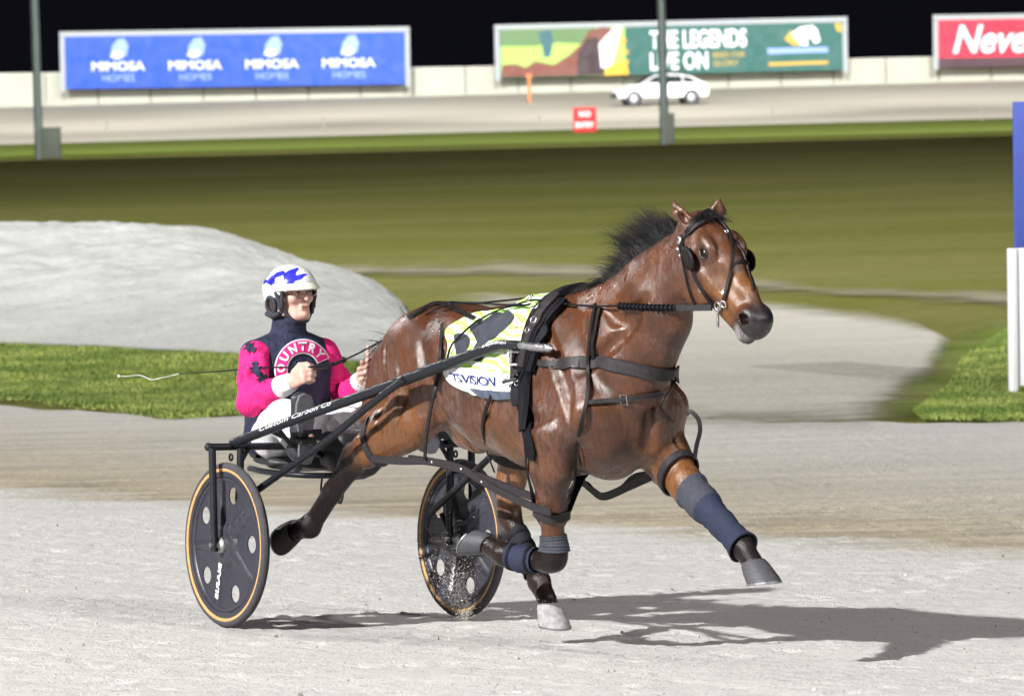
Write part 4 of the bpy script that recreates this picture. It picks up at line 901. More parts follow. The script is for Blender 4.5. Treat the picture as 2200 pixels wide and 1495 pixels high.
for s in (-1, 1):
    wh = empty('wheel', None); wh.parent = sulky; wh.location = (-.05, s*.61, WR); a0 = R(5)
    t = MB(); pr_ = [(WR-.020+.020*math.cos(a), .020*math.sin(a)) for a in np.linspace(0, 2*math.pi, 15)]
    t.lathe(pr_, (0, 0, 0), (0, 1, 0), 72); t.build('tyre', rubber, wh)
    for q in (-1, 1):
        t = MB(); t.lathe([(WR-.040, q*.012), (WR-.039, q*.0165), (WR-.033, q*.0195), (WR-.027, q*.0195), (WR-.024, q*.017)], (0, 0, 0), (0, 1, 0), 72); t.build('sidewall', tan_m, wh)
    t = MB(); t.lathe([(WR-.038, -.014), (WR-.060, -.016), (WR-.064, -.011), (WR-.064, .011), (WR-.060, .016), (WR-.038, .014)], (0, 0, 0), (0, 1, 0), 72); t.build('rim', carbon, wh)
    dm = disc_mesh(WR-.06, [(.225*math.cos(a0+i*2*math.pi/5), .225*math.sin(a0+i*2*math.pi/5), .038) for i in range(5)], .006); link('disc', dm, carbon, wh)
    for q in (-1, 1):
        t = MB(); t.lathe([(.300, q*.004), (.296, q*.012), (.288, q*.012), (.280, q*.004)], (0, 0, 0), (0, 1, 0), 64)
        t.lathe([(.10, q*.003), (.085, q*.014), (.06, q*.022), (.0, q*.022)], (0, 0, 0), (0, 1, 0), 32)
        for i in range(5):
            a = a0+R(36)+i*2*math.pi/5; d = np.array([math.cos(a), 0, math.sin(a)]); e = np.array([-math.sin(a), 0, math.cos(a)])
            t.add([d*.06+e*.040+np.array([0, q*.002, 0]), d*.06-e*.040+np.array([0, q*.002, 0]), d*.28-e*.022+np.array([0, q*.002, 0]), d*.28+e*.022+np.array([0, q*.002, 0]),
                   d*.06+e*.026+np.array([0, q*.016, 0]), d*.06-e*.026+np.array([0, q*.016, 0]), d*.27-e*.010+np.array([0, q*.009, 0]), d*.27+e*.010+np.array([0, q*.009, 0])],
                  [(4, 5, 6, 7), (0, 4, 7, 3), (1, 5, 4, 0), (2, 6, 5, 1), (3, 7, 6, 2)], False)
        t.build('ribs', carbon, wh)
    t = MB(); t.lathe([(0, -.06), (.018, -.06), (.020, -.045), (.034, -.038), (.036, -.03), (.036, .03), (.034, .038), (.020, .045), (.018, .06), (0, .06)], (0, 0, 0), (0, 1, 0), 24); t.build('hub', dull_steel, wh)
    me, V = text_mesh('BIARIS', .03); a = a0+R(36)+3*2*math.pi/5; d = np.array([math.cos(a), 0, math.sin(a)]); e = np.array([-math.sin(a), 0, math.cos(a)]); W_, H_ = V[:, 0].max(), V[:, 1].max()
    P = [d*(.085+.165*x/W_)+e*(.012-.03*y/H_)+np.array([0, -.019+.005*x/W_, 0]) for x, y, _ in V]; me.vertices.foreach_set('co', np.array(P, np.float32).ravel()); me.update(); link('lettering', me, white_p, wh)
    # fork
    for q in (-1, 1):
        y = s*.61+q*.062; top_ = np.array([-.085 if q*s > 0 else -.06, s*.61+q*.065, .785]); b = MB(); b.tube([top_, (-.058, y, .45), (-.05, y, .40), (-.048, y, .335)], [.017, .016, .015, .017], 12); b.build('fork_leg', gloss_black, sulky)
    b = MB(); b.tube([(-.05, s*.61-.085, WR), (-.05, s*.61+.085, WR)], .011, 12); b.build('axle', dull_steel, sulky)
    b = MB(); b.tube([(-.07, s*.50, .785), (-.06, s*.555, .70), (-.055, s*.56, .55)], .010, 10); b.build('fork_brace', gloss_black, sulky)
    b = MB(); b.tube(ringpts((-.075, s*.585, .745), (1, 0, 0), (0, 0, 1), .014, 14), .005, 8, close=True); b.build('tie_ring', gloss_black, sulky)
ax_ = spx(432, 963, -.665)
b = MB(); b.tube(spline([(-.10, -.68, .79), (-.10, -.4, .79), (-.10, 0, .785), (-.10, .4, .79), (-.10, .68, .79)], 20), .0165, 14); b.build('arch', gloss_black, sulky)
for s in (-1, 1):
    b = MB(); b.ell((-.10, s*.685, .79), (.019, .019, .019), 12); b.build('end_cap', gloss_black, sulky)
    A = [spx(500, 952, -.56), spx(655, 893, -.50), spx(800, 842, -.43), spx(960, 782, -.36), spx(1060, 745, -.345), spx(1090, 741, -.34), spx(1118, 742, -.335)]
    A = [q*np.array([1, -s, 1]) for q in A]; b = MB(); P = spline(A, 50); b.tube(P, [np.interp(i/49, [0, .5, 1], [.021, .024, .019]) for i in range(50)], 14); b.build('shaft', gloss_black, sulky)
    T = [spx(1112, 742, -.336), spx(1150, 746, -.325), spx(1178, 748, -.315), spx(1188, 749, -.312)]; T = [q*np.array([1, -s, 1]) for q in T]; P2 = spline(T, 24)
    b = MB(); b.tube(P2, [(.0165+.003*(i % 3 == 0)) if i < 18 else np.interp(i, [17, 23], [.016, .003]) for i in range(24)], 12); b.build('shaft_tip', dull_steel, sulky)
    St = [spx(478, 1112, -.545), spx(560, 1048, -.52), spx(700, 948, -.47), spx(800, 866, -.44), spx(868, 815, -.42)]; St = [q*np.array([1, -s, 1]) for q in St]
    b = MB(); b.tube(spline(St, 24), .0155, 12); b.build('lower_stay', gloss_black, sulky)
    b = MB(); b.tube([np.array([-.12, s*.545, .47]), np.array([-.07, s*.552, .40]), np.array([-.05, s*.552, .365])], .012, 10); b.build('stay_bracket', gloss_black, sulky)
    q0, q1 = spx(582, 924, -.52), spx(690, 978, -.12); b = MB(); b.tube([q0*np.array([1, -s, 1]), q1*np.array([1, -s, 1])], .013, 10); b.build('seat_stay', gloss_black, sulky)
    # footrest on the shaft
    c = np.array([.20, s*.40, .83]); b = MB(); b.tube([c+(0, s*.10, .05), c+(0, s*.04, -.02), c+(0, -s*.06, -.03), c+(.0, -s*.08, .0)], .010, 10); b.box(c+(.03, -s*.045, .03), (.012, .10, .05), None, .004); b.build('footrest', gloss_black, sulky)
f = Field((-.75, -.32, .58), (-.05, .32, .84), .007)
f.chain([(-.56, 0, .70, .20, .035), (-.40, 0, .695, .20, .03), (-.24, 0, .70, .15, .03)], .05); f.seg((-.63, -.14, .73), (-.63, .14, .73), (.05, .035), (.05, .035), side=(1, 0, 0), k=.04); f.ell((-.42, 0, .745), (.15, .13, .025), k=.02, op='s')
me, _, _ = f.mesh('seat', 2); link('seat', me, vinyl, sulky)
b = MB(); b.tube(spline([(-.62, -.18, .655), (-.42, -.2, .652), (-.2, -.12, .65), (-.2, .12, .65), (-.42, .2, .652), (-.62, .18, .655)], 30), .014, 10); b.tube([(-.10, -.12, .775), (-.3, -.12, .66)], .012); b.tube([(-.10, .12, .775), (-.3, .12, .66)], .012); b.build('seat_frame', gloss_black, sulky)
b = MB(); b.box((-.02, 0, .775), (.20, .24, .16), None, .03); b.ell((.0, 0, .74), (.13, .14, .10), 14); b.build('kit_bag', vinyl, sulky)
for x0 in (-.05, .06):
    b = MB(); b.ribbon(spline([(x0, -.13, .66), (x0+.01, -.14, .59), (x0+.05, -.13, .55), (x0+.06, -.12, .60), (x0+.05, -.12, .65)], 24), np.tile([0, -1., 0], (24, 1)), .014, .003); b.build('loose_strap', black_web, sulky)
def shaft_text(s_, i0, i1, hgt):
    A = [spx(500, 952, -.56), spx(655, 893, -.50), spx(800, 842, -.43), spx(960, 782, -.36), spx(1060, 745, -.345), spx(1090, 741, -.34), spx(1118, 742, -.335)]; P = spline(A, 200)
    me, V = text_mesh(s_, 0, .2); W_, H_ = V[:, 0].max(), V[:, 1].max(); out = []
    for x, y, _ in V:
        g = i0+(i1-i0)*x/W_; i = int(g); p = P[i]+(P[i+1]-P[i])*(g-i); d = nrm(P[i+1]-P[i]); sd = nrm(np.array([-.2, -1, .45])-d*(np.array([-.2, -1, .45])@d)); u = np.cross(d, sd); u = u if u[2] > 0 else -u
        ang = (y/H_-.5)*hgt/.021; out.append(p+(np.interp(i/199, [0, .5, 1], [.021, .024, .019])+.0014)*(sd*math.cos(ang)+u*math.sin(ang)))
    me.vertices.foreach_set('co', np.array(out, np.float32).ravel()); me.update(); link('lettering', me, white_p, sulky)
shaft_text('Dependable Sulky Co', 126, 172, .020); shaft_text('Custom Carbon Co', 14, 48, .020)

# ------------------------------------------------------------------ driver
skin = Mat('skin', (.62, .38, .31), .5); sv = skin.coord(); skin.color(skin.ramp(skin.noise(30, 4, .6, sv), [(.3, (.50, .28, .22)), (.7, (.66, .42, .35))])); skin.b.inputs['Subsurface Weight'].default_value = .12; skin.b.inputs['Subsurface Radius'].default_value = (.01, .004, .002); skin.bump(skin.noise(220, 3, .6, sv), .15, .001)
def fabric(name, c, rough=.75, fold=.9):
    m = Mat(name, c, rough, 0, .25); v = m.coord(); n = m.noise(14, 4, .55, v, .6)
    m.color(m.ramp(n, [(.3, tuple(x*.82 for x in c)), (.7, tuple(min(1, x*1.1) for x in c))])); b1 = m.bump(n, fold, .03); m.bump(m.noise(400, 2, .5, v), .2, .001, b1); return m.m
navy_f = fabric('navy_fabric', (.022, .026, .055)); pink_f = fabric('pink_fabric', (.72, .02, .19)); white_f = fabric('white_trousers', (.74, .74, .76), .8)
white_c = fabric('white_cuff', (.78, .78, .78)); pad_d = plain('dark_padding', (.035, .037, .05), .8, 0, .3, .3, 80, .3, .002)
driver = empty('person', HM, label='sulky driver in pink and navy jacket and helmet, holding the reins', cat='person')
HC = np.array([-.452, .012, 1.425]); yw = R(7); fx = np.array([math.cos(yw), math.sin(yw), .05]); fx = nrm(fx); fy = nrm(np.array([-math.sin(yw), math.cos(yw), 0])); fz = np.cross(fx, fy)
fc = lambda a, b_, c_: HC+fx*a+fy*b_+fz*c_
f = Field((-.78, -.46, .60), (.36, .46, 1.58), .0042)
f.chain([(-.49, 0, .84, .14, .075), (-.48, 0, 1.0, .14, .08), (-.475, 0, 1.13, .15, .075)], .05)
f.chain([(-.487, 0, 1.18, .062), (-.465, .005, 1.34, .056)], .03)
for s in (-1, 1):
    f.chain([(-.44, s*.09, .80, .065), (-.04, s*.28, .89, .042), (.02, s*.29, .87, .04), (.15, s*.31, .80, .04), (.20, s*.31, .83, .04)], .03)
    f.chain([(-.465, s*.17, 1.13, .040), (-.38, s*.265, .965, .034)] if s < 0 else [(-.475, .17, 1.12, .040), (-.415, .268, .93, .032)], .03)
f.chain([(-.37, -.265, .97, .036), (-.12, -.195, 1.052, .031)], .02); f.chain([(-.415, .268, .93, .032), (-.19, .215, 1.035, .031)], .02)
# head
f.ell(fc(-.01, 0, .012), (.098, .078, .090), ax=[fx, fy, fz], k=.02); f.seg(fc(.03, 0, -.02), fc(.055, 0, -.095), (.062, .05), (.040, .028), side=fy, k=.03)
f.seg(fc(.0, -.045, -.05), fc(.05, -.025, -.105), .024, .02, k=.03); f.seg(fc(.0, .045, -.05), fc(.05, .025, -.105), .024, .02, k=.03)
f.seg(fc(.088, 0, .012), fc(.110, 0, -.028), (.009, .010), (.015, .011), side=fy, k=.015); f.seg(fc(.080, -.04, .022), fc(.080, .04, .022), .011, .011, k=.02)
f.seg(fc(.086, -.018, -.058), fc(.086, .018, -.058), .007, .007, k=.008); f.seg(fc(.084, -.016, -.071), fc(.084, .016, -.071), .008, .008, k=.008); f.ell(fc(.078, 0, -.10), (.018, .02, .016), k=.02)
for s in (-1, 1):
    f.ell(fc(.098, s*.033, .002), (.018, .017, .012), ax=[fx, fy, fz], k=.012, op='s'); f.ell(fc(.062, s*.045, -.025), (.022, .02, .02), k=.02)
    f.ell(fc(.072, s*.032, .001), (.016, .018, .011), ax=[fx, fy, fz], k=.006); f.ell(fc(-.01, s*.082, -.01), (.018, .010, .030), ax=[fx, fy, fz], k=.008)
# hands
def hand(W_, d, s_, n, curl, point=None):
    d = nrm(d); s_ = nrm(np.asarray(s_)-d*(np.asarray(s_)@d)); n = nrm(np.asarray(n)-d*(np.asarray(n)@d)-s_*(np.asarray(n)@s_)); W_ = np.asarray(W_, float)
    f.seg(W_-d*.02, W_+d*.085, (.034, .022), (.042, .018), side=s_, k=.02)
    for i, o in enumerate((.033, .011, -.011, -.032)):
        K = W_+d*(.092-.006*abs(i-1))+s_*o; L = (.042, .046, .043, .034)[i]
        if point == i:
            p1 = K+np.array([.006, 0, .045]); p2 = p1+np.array([.0, 0, .036]); f.seg(K, p1, .0115, .0105, k=.008); f.seg(p1, p2, .0105, .0085, k=.006); continue
        p1 = K+d*L*.55+n*L*.6; p2 = p1+n*.026-d*.012; p3 = p2-d*.03-n*.006
        f.seg(K, p1, .0115, .0105, k=.008); f.seg(p1, p2, .0105, .0095, k=.006); f.seg(p2, p3, .0095, .0085, k=.006)
    t0 = W_+d*.03+s_*.034; t1 = t0+d*.035+s_*.018+n*.012; t2 = t1+d*.03+n*.018-s_*.006; f.seg(t0, t1, .014, .012, k=.012); f.seg(t1, t2, .0115, .009, k=.006)
RW, LW = np.array([-.115, -.193, 1.053]), np.array([-.185, .212, 1.037])
hand(RW, (.9, .10, .42), (-.4, 0, .9), (0, 1, 0), 1); hand(LW, (.75, -.1, .35), (-.3, 0, .95), (.2, -1, -.1), 1, 0)
me, DV, DQ = f.mesh('body', 1); link('body', me, skin.m, driver)
def bvh_of(V, Q): return BVHTree.FromPolygons([tuple(v) for v in V.tolist()], Q.tolist())
# jacket, sleeves, trousers, boots
f = Field((-.78, -.36, .70), (-.2, .36, 1.36), .006)
f.chain([(-.53, 0, .77, .21, .135), (-.50, 0, .92, .20, .13), (-.475, 0, 1.05, .195, .128), (-.475, 0, 1.15, .185, .11)], .05)
f.chain([(-.485, -.175, 1.155, .068), (-.487, 0, 1.165, .078), (-.49, .175, 1.145, .068)], .03); f.seg((-.487, 0, 1.19), (-.472, .004, 1.295), .084, .078, k=.018)
f.seg((-.47, .004, 1.30), (-.462, .005, 1.40), .062, .066, k=.01, op='s')
for (a_, b_) in (((-.34, -.06, .98), (-.36, .12, .86)), ((-.35, -.15, .90), (-.36, .03, .82)), ((-.33, .05, 1.08), (-.35, .13, .95)), ((-.42, -.2, .95), (-.39, -.12, .80))): f.seg(a_, b_, .006, .006, k=.03, op='s')
me, JV, JQ = f.mesh('jacket', 1); link('jacket', me, navy_f, driver); JB = bvh_of(JV, JQ)
def sleeve(sh, el, wr, extra=()):
    lo = np.minimum(np.minimum(sh, el), wr)-.12; hi = np.maximum(np.maximum(sh, el), wr)+.12; f = Field(lo, hi, .006); sh, el, wr = map(np.asarray, (sh, el, wr))
    f.chain([(*sh, .078), (*(sh*.5+el*.5), .069), (*el, .064)], .03); f.chain([(*el, .064), (*(el*.5+wr*.5), .060), (*wr, .048)], .03)
    for i in range(22):
        t = .10+(i*.173)%.8; p = el+(wr-el)*t if i % 2 else sh+(el-sh)*t; q = rng.normal(size=3); d = nrm(np.cross(wr-el if i % 2 else el-sh, q)); e = nrm(np.cross(d, wr-el)); f.seg(p+d*.066-e*.05, p+d*.066+e*.05+(wr-el)*.12, .006, .005, k=.03, op='s')
    me, V, Q = f.mesh('sleeve', 1); link('sleeve', me, pink_f, driver); return bvh_of(V, Q)
SR = sleeve((-.465, -.178, 1.142), (-.365, -.268, .955), (-.175, -.205, 1.03)); SL = sleeve((-.48, .178, 1.135), (-.415, .268, .925), (-.235, .222, 1.012))
for W_, e in ((RW, (-.365, -.268, .955)), (LW, (-.415, .268, .925))):
    e = np.asarray(e); d = nrm(W_-e); b = MB(); b.tube([W_-d*.085, W_-d*.05, W_-d*.015, W_-d*.0], [.050, .049, .043, .038], 20); b.build('cuff', white_c, driver)
f = Field((-.72, -.46, .60), (.30, .46, 1.12), .007)
for s in (-1, 1): f.chain([(-.44, s*.10, .79, .100), (-.25, s*.20, .835, .092), (-.05, s*.28, .895, .080), (.0, s*.29, .89, .076), (.08, s*.305, .845, .066), (.14, s*.31, .79, .058)], .04)
f.chain([(-.46, -.1, .78, .10), (-.46, .1, .78, .10)], .05)
for i in range(10): p = np.array([-.34+.04*i, -.285-.009*i, .80+.010*i]); f.seg(p, p+np.array([.05, .01, .08]), .006, .004, k=.02, op='s')
me, TV, TQ = f.mesh('trousers', 1); link('trousers', me, white_f, driver); TB = bvh_of(TV, TQ)
boot_b = plain('boot_leather', (.03, .03, .035), .5, 0, .5, .3, 60, .2, .002); sole_m = plain('boot_sole', (.13, .13, .15), .85, 0, .3, .3, 60, .5, .004)
for s in (-1, 1):
    f = Field((.02, -.48, .64), (.40, .48, 1.12), .006); c0, c1 = spx(655, 978, -.335), spx(672, 850, -.345); c0 = np.array([.165, -.325, .755]); c1 = np.array([.205, -.345, 1.005]); mm = np.array([1, -s, 1])
    f.seg(c0*mm, (c0*.55+c1*.45)*mm, (.036, .042), (.040, .040), k=.03); f.seg((c0*.55+c1*.45)*mm, c1*mm, (.043, .034), (.042, .028), k=.03); f.seg((c0+(-.03, 0, .02))*mm, (c0+(-.07, .02, .08))*mm, .045, .048, k=.04)
    me, _, _ = f.mesh('boot', 1); o = link('boot', me, boot_b, driver)
    ax = nrm(c1-c0); sd = np.array([0, 1., 0]); fn = nrm(np.cross(sd, ax)); fn = fn if fn[0] > 0 else -fn
    prof = [(-.035, 0), (-.032, .022), (-.01, .034), (.03, .036), (.07, .032), (.11, .033), (.16, .043), (.20, .046), (.24, .042), (.275, .028), (.285, 0)]
    out = [c0+ax*u+sd*v+fn*.036 for u, v in prof]+[c0+ax*u-sd*v+fn*.036 for u, v in prof[-2:0:-1]]
    b = MB(); b.poly([q*mm for q in out], .016, fn*mm); so = b.build('sole', sole_m, o)
    b = MB(); b.box((c0+ax*.075+fn*.05)*mm, (.05, .08, .03), [fn*mm, sd, ax], .004); b.build('foot_strap', vinyl, o)
# helmet
f = Field(HC-.2, HC+.24, .0045)
f.ell(fc(-.012, 0, .030), (.134, .110, .102), ax=[fx, fy, fz], k=.01); f.seg(fc(-.07, 0, .02), fc(-.085, 0, -.05), (.098, .06), (.085, .045), side=fy, k=.03)
f.ell(fc(-.008, 0, .022), (.119, .096, .090), ax=[fx, fy, fz], k=.004, op='s'); f.seg(fc(.10, 0, -.045), fc(.02, 0, -.075), (.15, .075), (.15, .075), side=fy, k=.006, op='s'); f.seg(fc(-.02, 0, -.08), fc(-.03, 0, -.16), (.20, .07), (.2, .07), side=fy, k=.006, op='s')
me, HV2, HQ2 = f.mesh('helmet', 1); hb = bvh_of(HV2, HQ2)
hm = Mat('helmet_print', (.8, .8, .8), .25, 0, .5); v = hm.coord('Object', (1, 1, 1)); sx = hm.n.new('ShaderNodeSeparateXYZ'); hm.l.new(v, sx.inputs[0])
k1 = hm.ramp(sx.outputs[2], [(1.455, (0, 0, 0)), (1.47, (1, 1, 1))]); k1 = hm.math('MULTIPLY', hm.math('GREATER_THAN', sx.outputs[2], 1.462), hm.ramp(hm.noise(9, 2, .5, v, .6), [(.55, (0, 0, 0)), (.57, (1, 1, 1))]))
c = hm.mix((.74, .74, .74), (.03, .03, .55), k1); c = hm.mix(c, (.12, .13, .42), hm.ramp(hm.noise(60, 3, .6, v, 2), [(.60, (0, 0, 0)), (.66, (.6, .6, .6))])); hm.color(c)
hm_p = plain('helmet_blue', (.03, .03, .50), .3, 0, .5, .15, 40, 0)
helmet = empty('helmet', HM, label='white and blue racing helmet with brim, worn by the sulky driver', cat='helmet'); link('shell', me, hm.m, helmet)
b = MB(); V = []; n = 21
for j in range(4):
    for i in range(n):
        a = R(-78+156*i/(n-1)); r0 = (.97, .99, 1.22, 1.23)[j]; z_ = (.018, .030, .006, .0)[j]; q = math.cos(a)**.8 if j > 1 else 0
        V.append(fc(-.012+.134*math.cos(a)*(1+(r0-1)*q), .111*math.sin(a)*(1+(r0-1)*q*.6), z_+.014))
b.add(V, [(j*n+i, j*n+i+1, (j+1)*n+i+1, (j+1)*n+i) for j in range(3) for i in range(n-1)]); o = b.build('brim', plain('brim_white', (.72, .68, .60), .4, 0, .5, .1, 40, 0), helmet); o.modifiers.new('t', 'SOLIDIFY').thickness = .006
for s in (-1, 1):
    b = MB(); b.tube([fc(-.033+.030*math.cos(t), s*(.098+.004*math.sin(t)), -.045+-.004+.036*math.sin(t)) for t in np.linspace(0, 2*math.pi, 24)[:-1]], .010, 10, close=True)
    b.tube([fc(.052, s*.093, .03), fc(.045, s*.092, -.02), fc(.025, s*.088, -.085)], [.010, .011, .009], 10); b.tube([fc(-.07, s*.098, -.085), fc(-.03, s*.099, -.098), fc(.02, s*.092, -.088)], [.012, .013, .011], 10); b.tube([fc(.01, s*.100, .01), fc(.03, s*.098, -.03), fc(.03, s*.095, -.07)], [.010, .011, .009], 10); b.build('ear_guard', pad_d, helmet)
    b = MB(); P = spline([fc(.03, s*.09, -.06), fc(.045, s*.066, -.10), fc(.062, s*.036, -.127), fc(.066, 0, -.133)], 20); b.ribbon(P, P-fc(.0, 0, -.06), .016, .004); b.build('chin_strap', pad_d, helmet)
# glasses
gl_ = empty('glasses', HM, label='thin rimmed glasses on the driver\'s face', cat='glasses'); 
for s in (-1, 1):
    b = MB(); b.tube([fc(.108, s*.034, 0)+fy*.024*math.cos(t)+fz*.016*math.sin(t) for t in np.linspace(0, 2*math.pi, 20)[:-1]], .0013, 6, close=True); b.build('rim', steel, gl_)
    b = MB(); b.tube([fc(.107, s*.058, .004), fc(.06, s*.082, .008)], .0014, 6); b.build('temple', steel, gl_)
eye_w = plain('eye_dark', (.03, .02, .018), .3, var=.1, bump=0)
for s in (-1, 1):
    MB().ell(fc(.086, s*.033, .003), (.006, .013, .0045), 12, [fx, fy, fz]).build('eye', eye_w, driver)
    b = MB(); b.tube([fc(.094, s*.015, .020), fc(.095, s*.033, .024), fc(.086, s*.052, .019)], [.003, .004, .002], 6); b.build('eyebrow', plain('brow_hair', (.12, .07, .05), .8, bump=0), driver)
b = MB(); b.tube([fc(.094, -.02, -.065), fc(.0965, 0, -.0635), fc(.094, .02, -.065)], .0022, 6); b.build('lips', plain('lip_line', (.25, .09, .08), .5, bump=0), driver)

# prints on the jacket: pixel outlines cast onto the cloth
def cast(bvh, x, y, off):
    d = ray(x, y); dl = Vector((d@HX, d@HL, d[2])).normalized(); h = bvh.ray_cast(Vector(CL), dl)
    if h[0] is None: h = bvh.find_nearest(Vector(px(x, y, -.05))); 
    n = np.array(h[1]); n = n if n@np.array(dl) < 0 else -n; return np.array(h[0])+n*off-np.array(dl)*off
def decal(name, poly, bvh, mat, off=.003, parent=None, step=7):
    bm = bmesh.new(); vs = [bm.verts.new((u, v, 0)) for u, v in poly]; bm.faces.new(vs); bmesh.ops.triangulate(bm, faces=bm.faces)
    for _ in range(4):
        es = [e for e in bm.edges if e.calc_length() > step]
        if es: bmesh.ops.subdivide_edges(bm, edges=es, cuts=1); bmesh.ops.triangulate(bm, faces=bm.faces)
    for v in bm.verts: v.co = Vector(cast(bvh, v.co.x, v.co.y, off))
    me = bpy.data.meshes.new(name); bm.to_mesh(me); bm.free(); return link(name, me, mat, parent)
decal('blue_patch', [(573, 606), (583, 595), (596, 586), (608, 582), (613, 586), (606, 592), (594, 596), (584, 604), (577, 611)], hb, hm_p, .003, helmet, 5)
pink_p = plain('pink_print', (.74, .02, .22), .6, 0, .3, .1, 60, .1, .001); white_pr = plain('white_print', (.8, .78, .8), .6, 0, .3, .05, 60, 0)
arc = lambda cx, cy, r, a0, a1, n: [(cx+r*math.cos(a)*.92, cy-r*math.sin(a)) for a in np.linspace(R(a0), R(a1), n)]
AC = (650, 795)
decal('chest_band', arc(*AC, 66, 195, 22, 26)+arc(*AC, 35, 22, 195, 26), JB, white_pr, .004, driver)
decal('chest_band', arc(*AC, 63, 193, 24, 26)+arc(*AC, 38, 24, 193, 26), JB, pink_p, .006, driver)
for ch, a in zip('OUNTRY', (176, 147, 118, 92, 66, 42)):
    me, V = text_mesh(ch, .035); W_, H_ = V[:, 0].max(), V[:, 1].max(); out = []
    for x, y, _ in V:
        r = 41+19*y/H_; aa = R(a)-(x/W_-.5)*17/50; out.append(cast(JB, AC[0]+r*math.cos(aa)*.92, AC[1]-r*math.sin(aa), .008))
    me.vertices.foreach_set('co', np.array(out, np.float32).ravel()); me.update(); link('lettering', me, white_pr, driver)
star = lambda cx, cy, r, rot: [(cx+(r if i % 2 == 0 else r*.42)*math.cos(i*math.pi/7+rot), cy+(r if i % 2 == 0 else r*.42)*math.sin(i*math.pi/7+rot)) for i in range(14)]
for cx, cy, r in ((536, 746, 16), (549, 793, 17), (563, 812, 13)): decal('star', star(cx, cy, r, cx), SR, navy_f, .004, driver, 6)

# ------------------------------------------------------------------ reins and whip
reins = empty('reins', HM, label='long thin black reins from the bit to the driver\'s hands', cat='reins')
bitp = hit(1540, 660)[0]+np.array([0, -.012, 0])
rB = hit(1340, 656)[0]+np.array([0, -.03, 0]); ln = lambda t: bitp+(rB-bitp)*t+np.array([0, -.012, -.004])*math.sin(t*math.pi); rp = [ln(0), ln(.25), ln(.5), ln(.75), rB]
P = np.array([ln(t) for t in np.linspace(.02, .36, 14)]); b = MB(); b.ribbon(P, np.tile([.3, -1., 0], (14, 1)), .026, .010); b.build('rein_grip', leather_g, reins)
P = np.array([ln(t) for t in np.linspace(.36, 1, 60)]); b = MB(); b.tube(P, [.008+.007*(i % 4 < 2) for i in range(60)], 8); b.build('rein_chain', black_web, reins)
tr = hit(1163, 662)[0]+np.array([0, -.03, .035]); hR = RW+nrm((.9, .10, .42))*.11+np.array([0, .02, .02])
b = MB(); b.tube(spline([rp[4], hit(1285, 657)[0]+np.array([0, -.02, .0]), hit(1220, 657)[0]+np.array([0, -.025, .01]), tr, px(1100, 655, -.11), px(1040, 652, -.11), px(985, 651, -.12), px(940, 662, -.13), px(890, 692, -.14), px(800, 743, -.16), px(735, 774, -.17), hR], 90), .0042, 8); b.build('rein', black_web, reins)
hL = LW+nrm((.75, -.1, .35))*.09+np.array([.01, -.02, .02])
b = MB(); b.tube(spline([hd(.9, .06, -.02), near((2.66, .16, 1.50), .006)[0], near((2.5, .13, 1.56), .006)[0], near((2.35, .13, 1.55), .006)[0], near((2.2, .15, 1.5), .006)[0], near((2.05, .15, 1.46), .006)[0], near((1.92, .1, 1.5), .02)[0], px(1040, 650, .0), px(960, 650, -.02), px(905, 676, .0), px(878, 722, .02), px(862, 765, .08), px(825, 795, .15), hL], 90), .0042, 8); b.build('rein', black_web, reins)
b = MB(); b.tube(spline([hR+np.array([.02, .01, -.01]), px(700, 790, -.16), px(735, 776, -.15), px(742, 770, -.14)], 24), .006, 8); b.ell(px(738, 773, -.15), .014, 10); b.build('rein_end', leather, reins)
for pts in ([(1040, 742), (985, 720), (965, 735), (957, 790)],): pass
b = MB(); strap(b, [(1150, 664), (1110, 668), (1070, 682), (1030, 702), (1000, 728), (975, 760), (962, 790)], .010, .005, 40, .022); b.build('side_line', black_web, sad)
whip = empty('whip', HM, label='thin whip with pale frayed lash held out behind the driver', cat='whip')
b = MB(); b.tube(spline([hR+np.array([.06, 0, .012]), hR, px(560, 790, -.22), px(470, 798, -.25), px(385, 803, -.27)], 50), np.linspace(.0055, .0018, 50), 8); b.build('shaft', black_web, whip)
b = MB(); b.tube(spline([px(385, 803, -.27), px(345, 812, -.27), px(325, 815, -.27), px(300, 806, -.27), px(275, 808, -.27), px(256, 808, -.27)], 30), .0013, 6); b.ell(px(255, 808, -.27), .007, 8); b.build('lash', white_c, whip)
# ------------------------------------------------------------------ far side of the course: fence, billboards, vehicle, poles
wall_m = plain('pale_wall_paint', (.42, .43, .36), .8, 0, .3, .08, .6, .1, .01); cap_m = plain('wall_cap', (.6, .6, .56), .7, 0, .3, .1, 2, 0)
frame_m = plain('pale_sign_frame', (.30, .33, .34), .5, 0, .5, .08, 3, 0); pole_m = plain('galvanised_pole', (.16, .2, .19), .5, .3, .5, .15, 2, .1, .01); cab_m = plain('cabinet_paint', (.13, .15, .12), .6, 0, .4, .15, 2, .1, .01)
FY = 252.0
fence = empty('perimeter_fence', Matrix.Translation((0, FY, float(zg(0, FY)))), label='long pale wall running along the far side of the course', cat='fence')
z0 = float(zg(0, FY)); xs = np.arange(-92, 92.1, 3.2)
top = lambda x: pix_at(1100+x*F/FY, np.interp(1100+x*F/FY, [-900, 0, 1000, 1950, 3200], [172, 160, 146, 126, 100]), FY)[2]-z0
base_x = lambda x: pix_at(1100+x*F/FY, np.interp(1100+x*F/FY, [0, 2165], [235, 190]), FY)[2]-z0
pm = {}
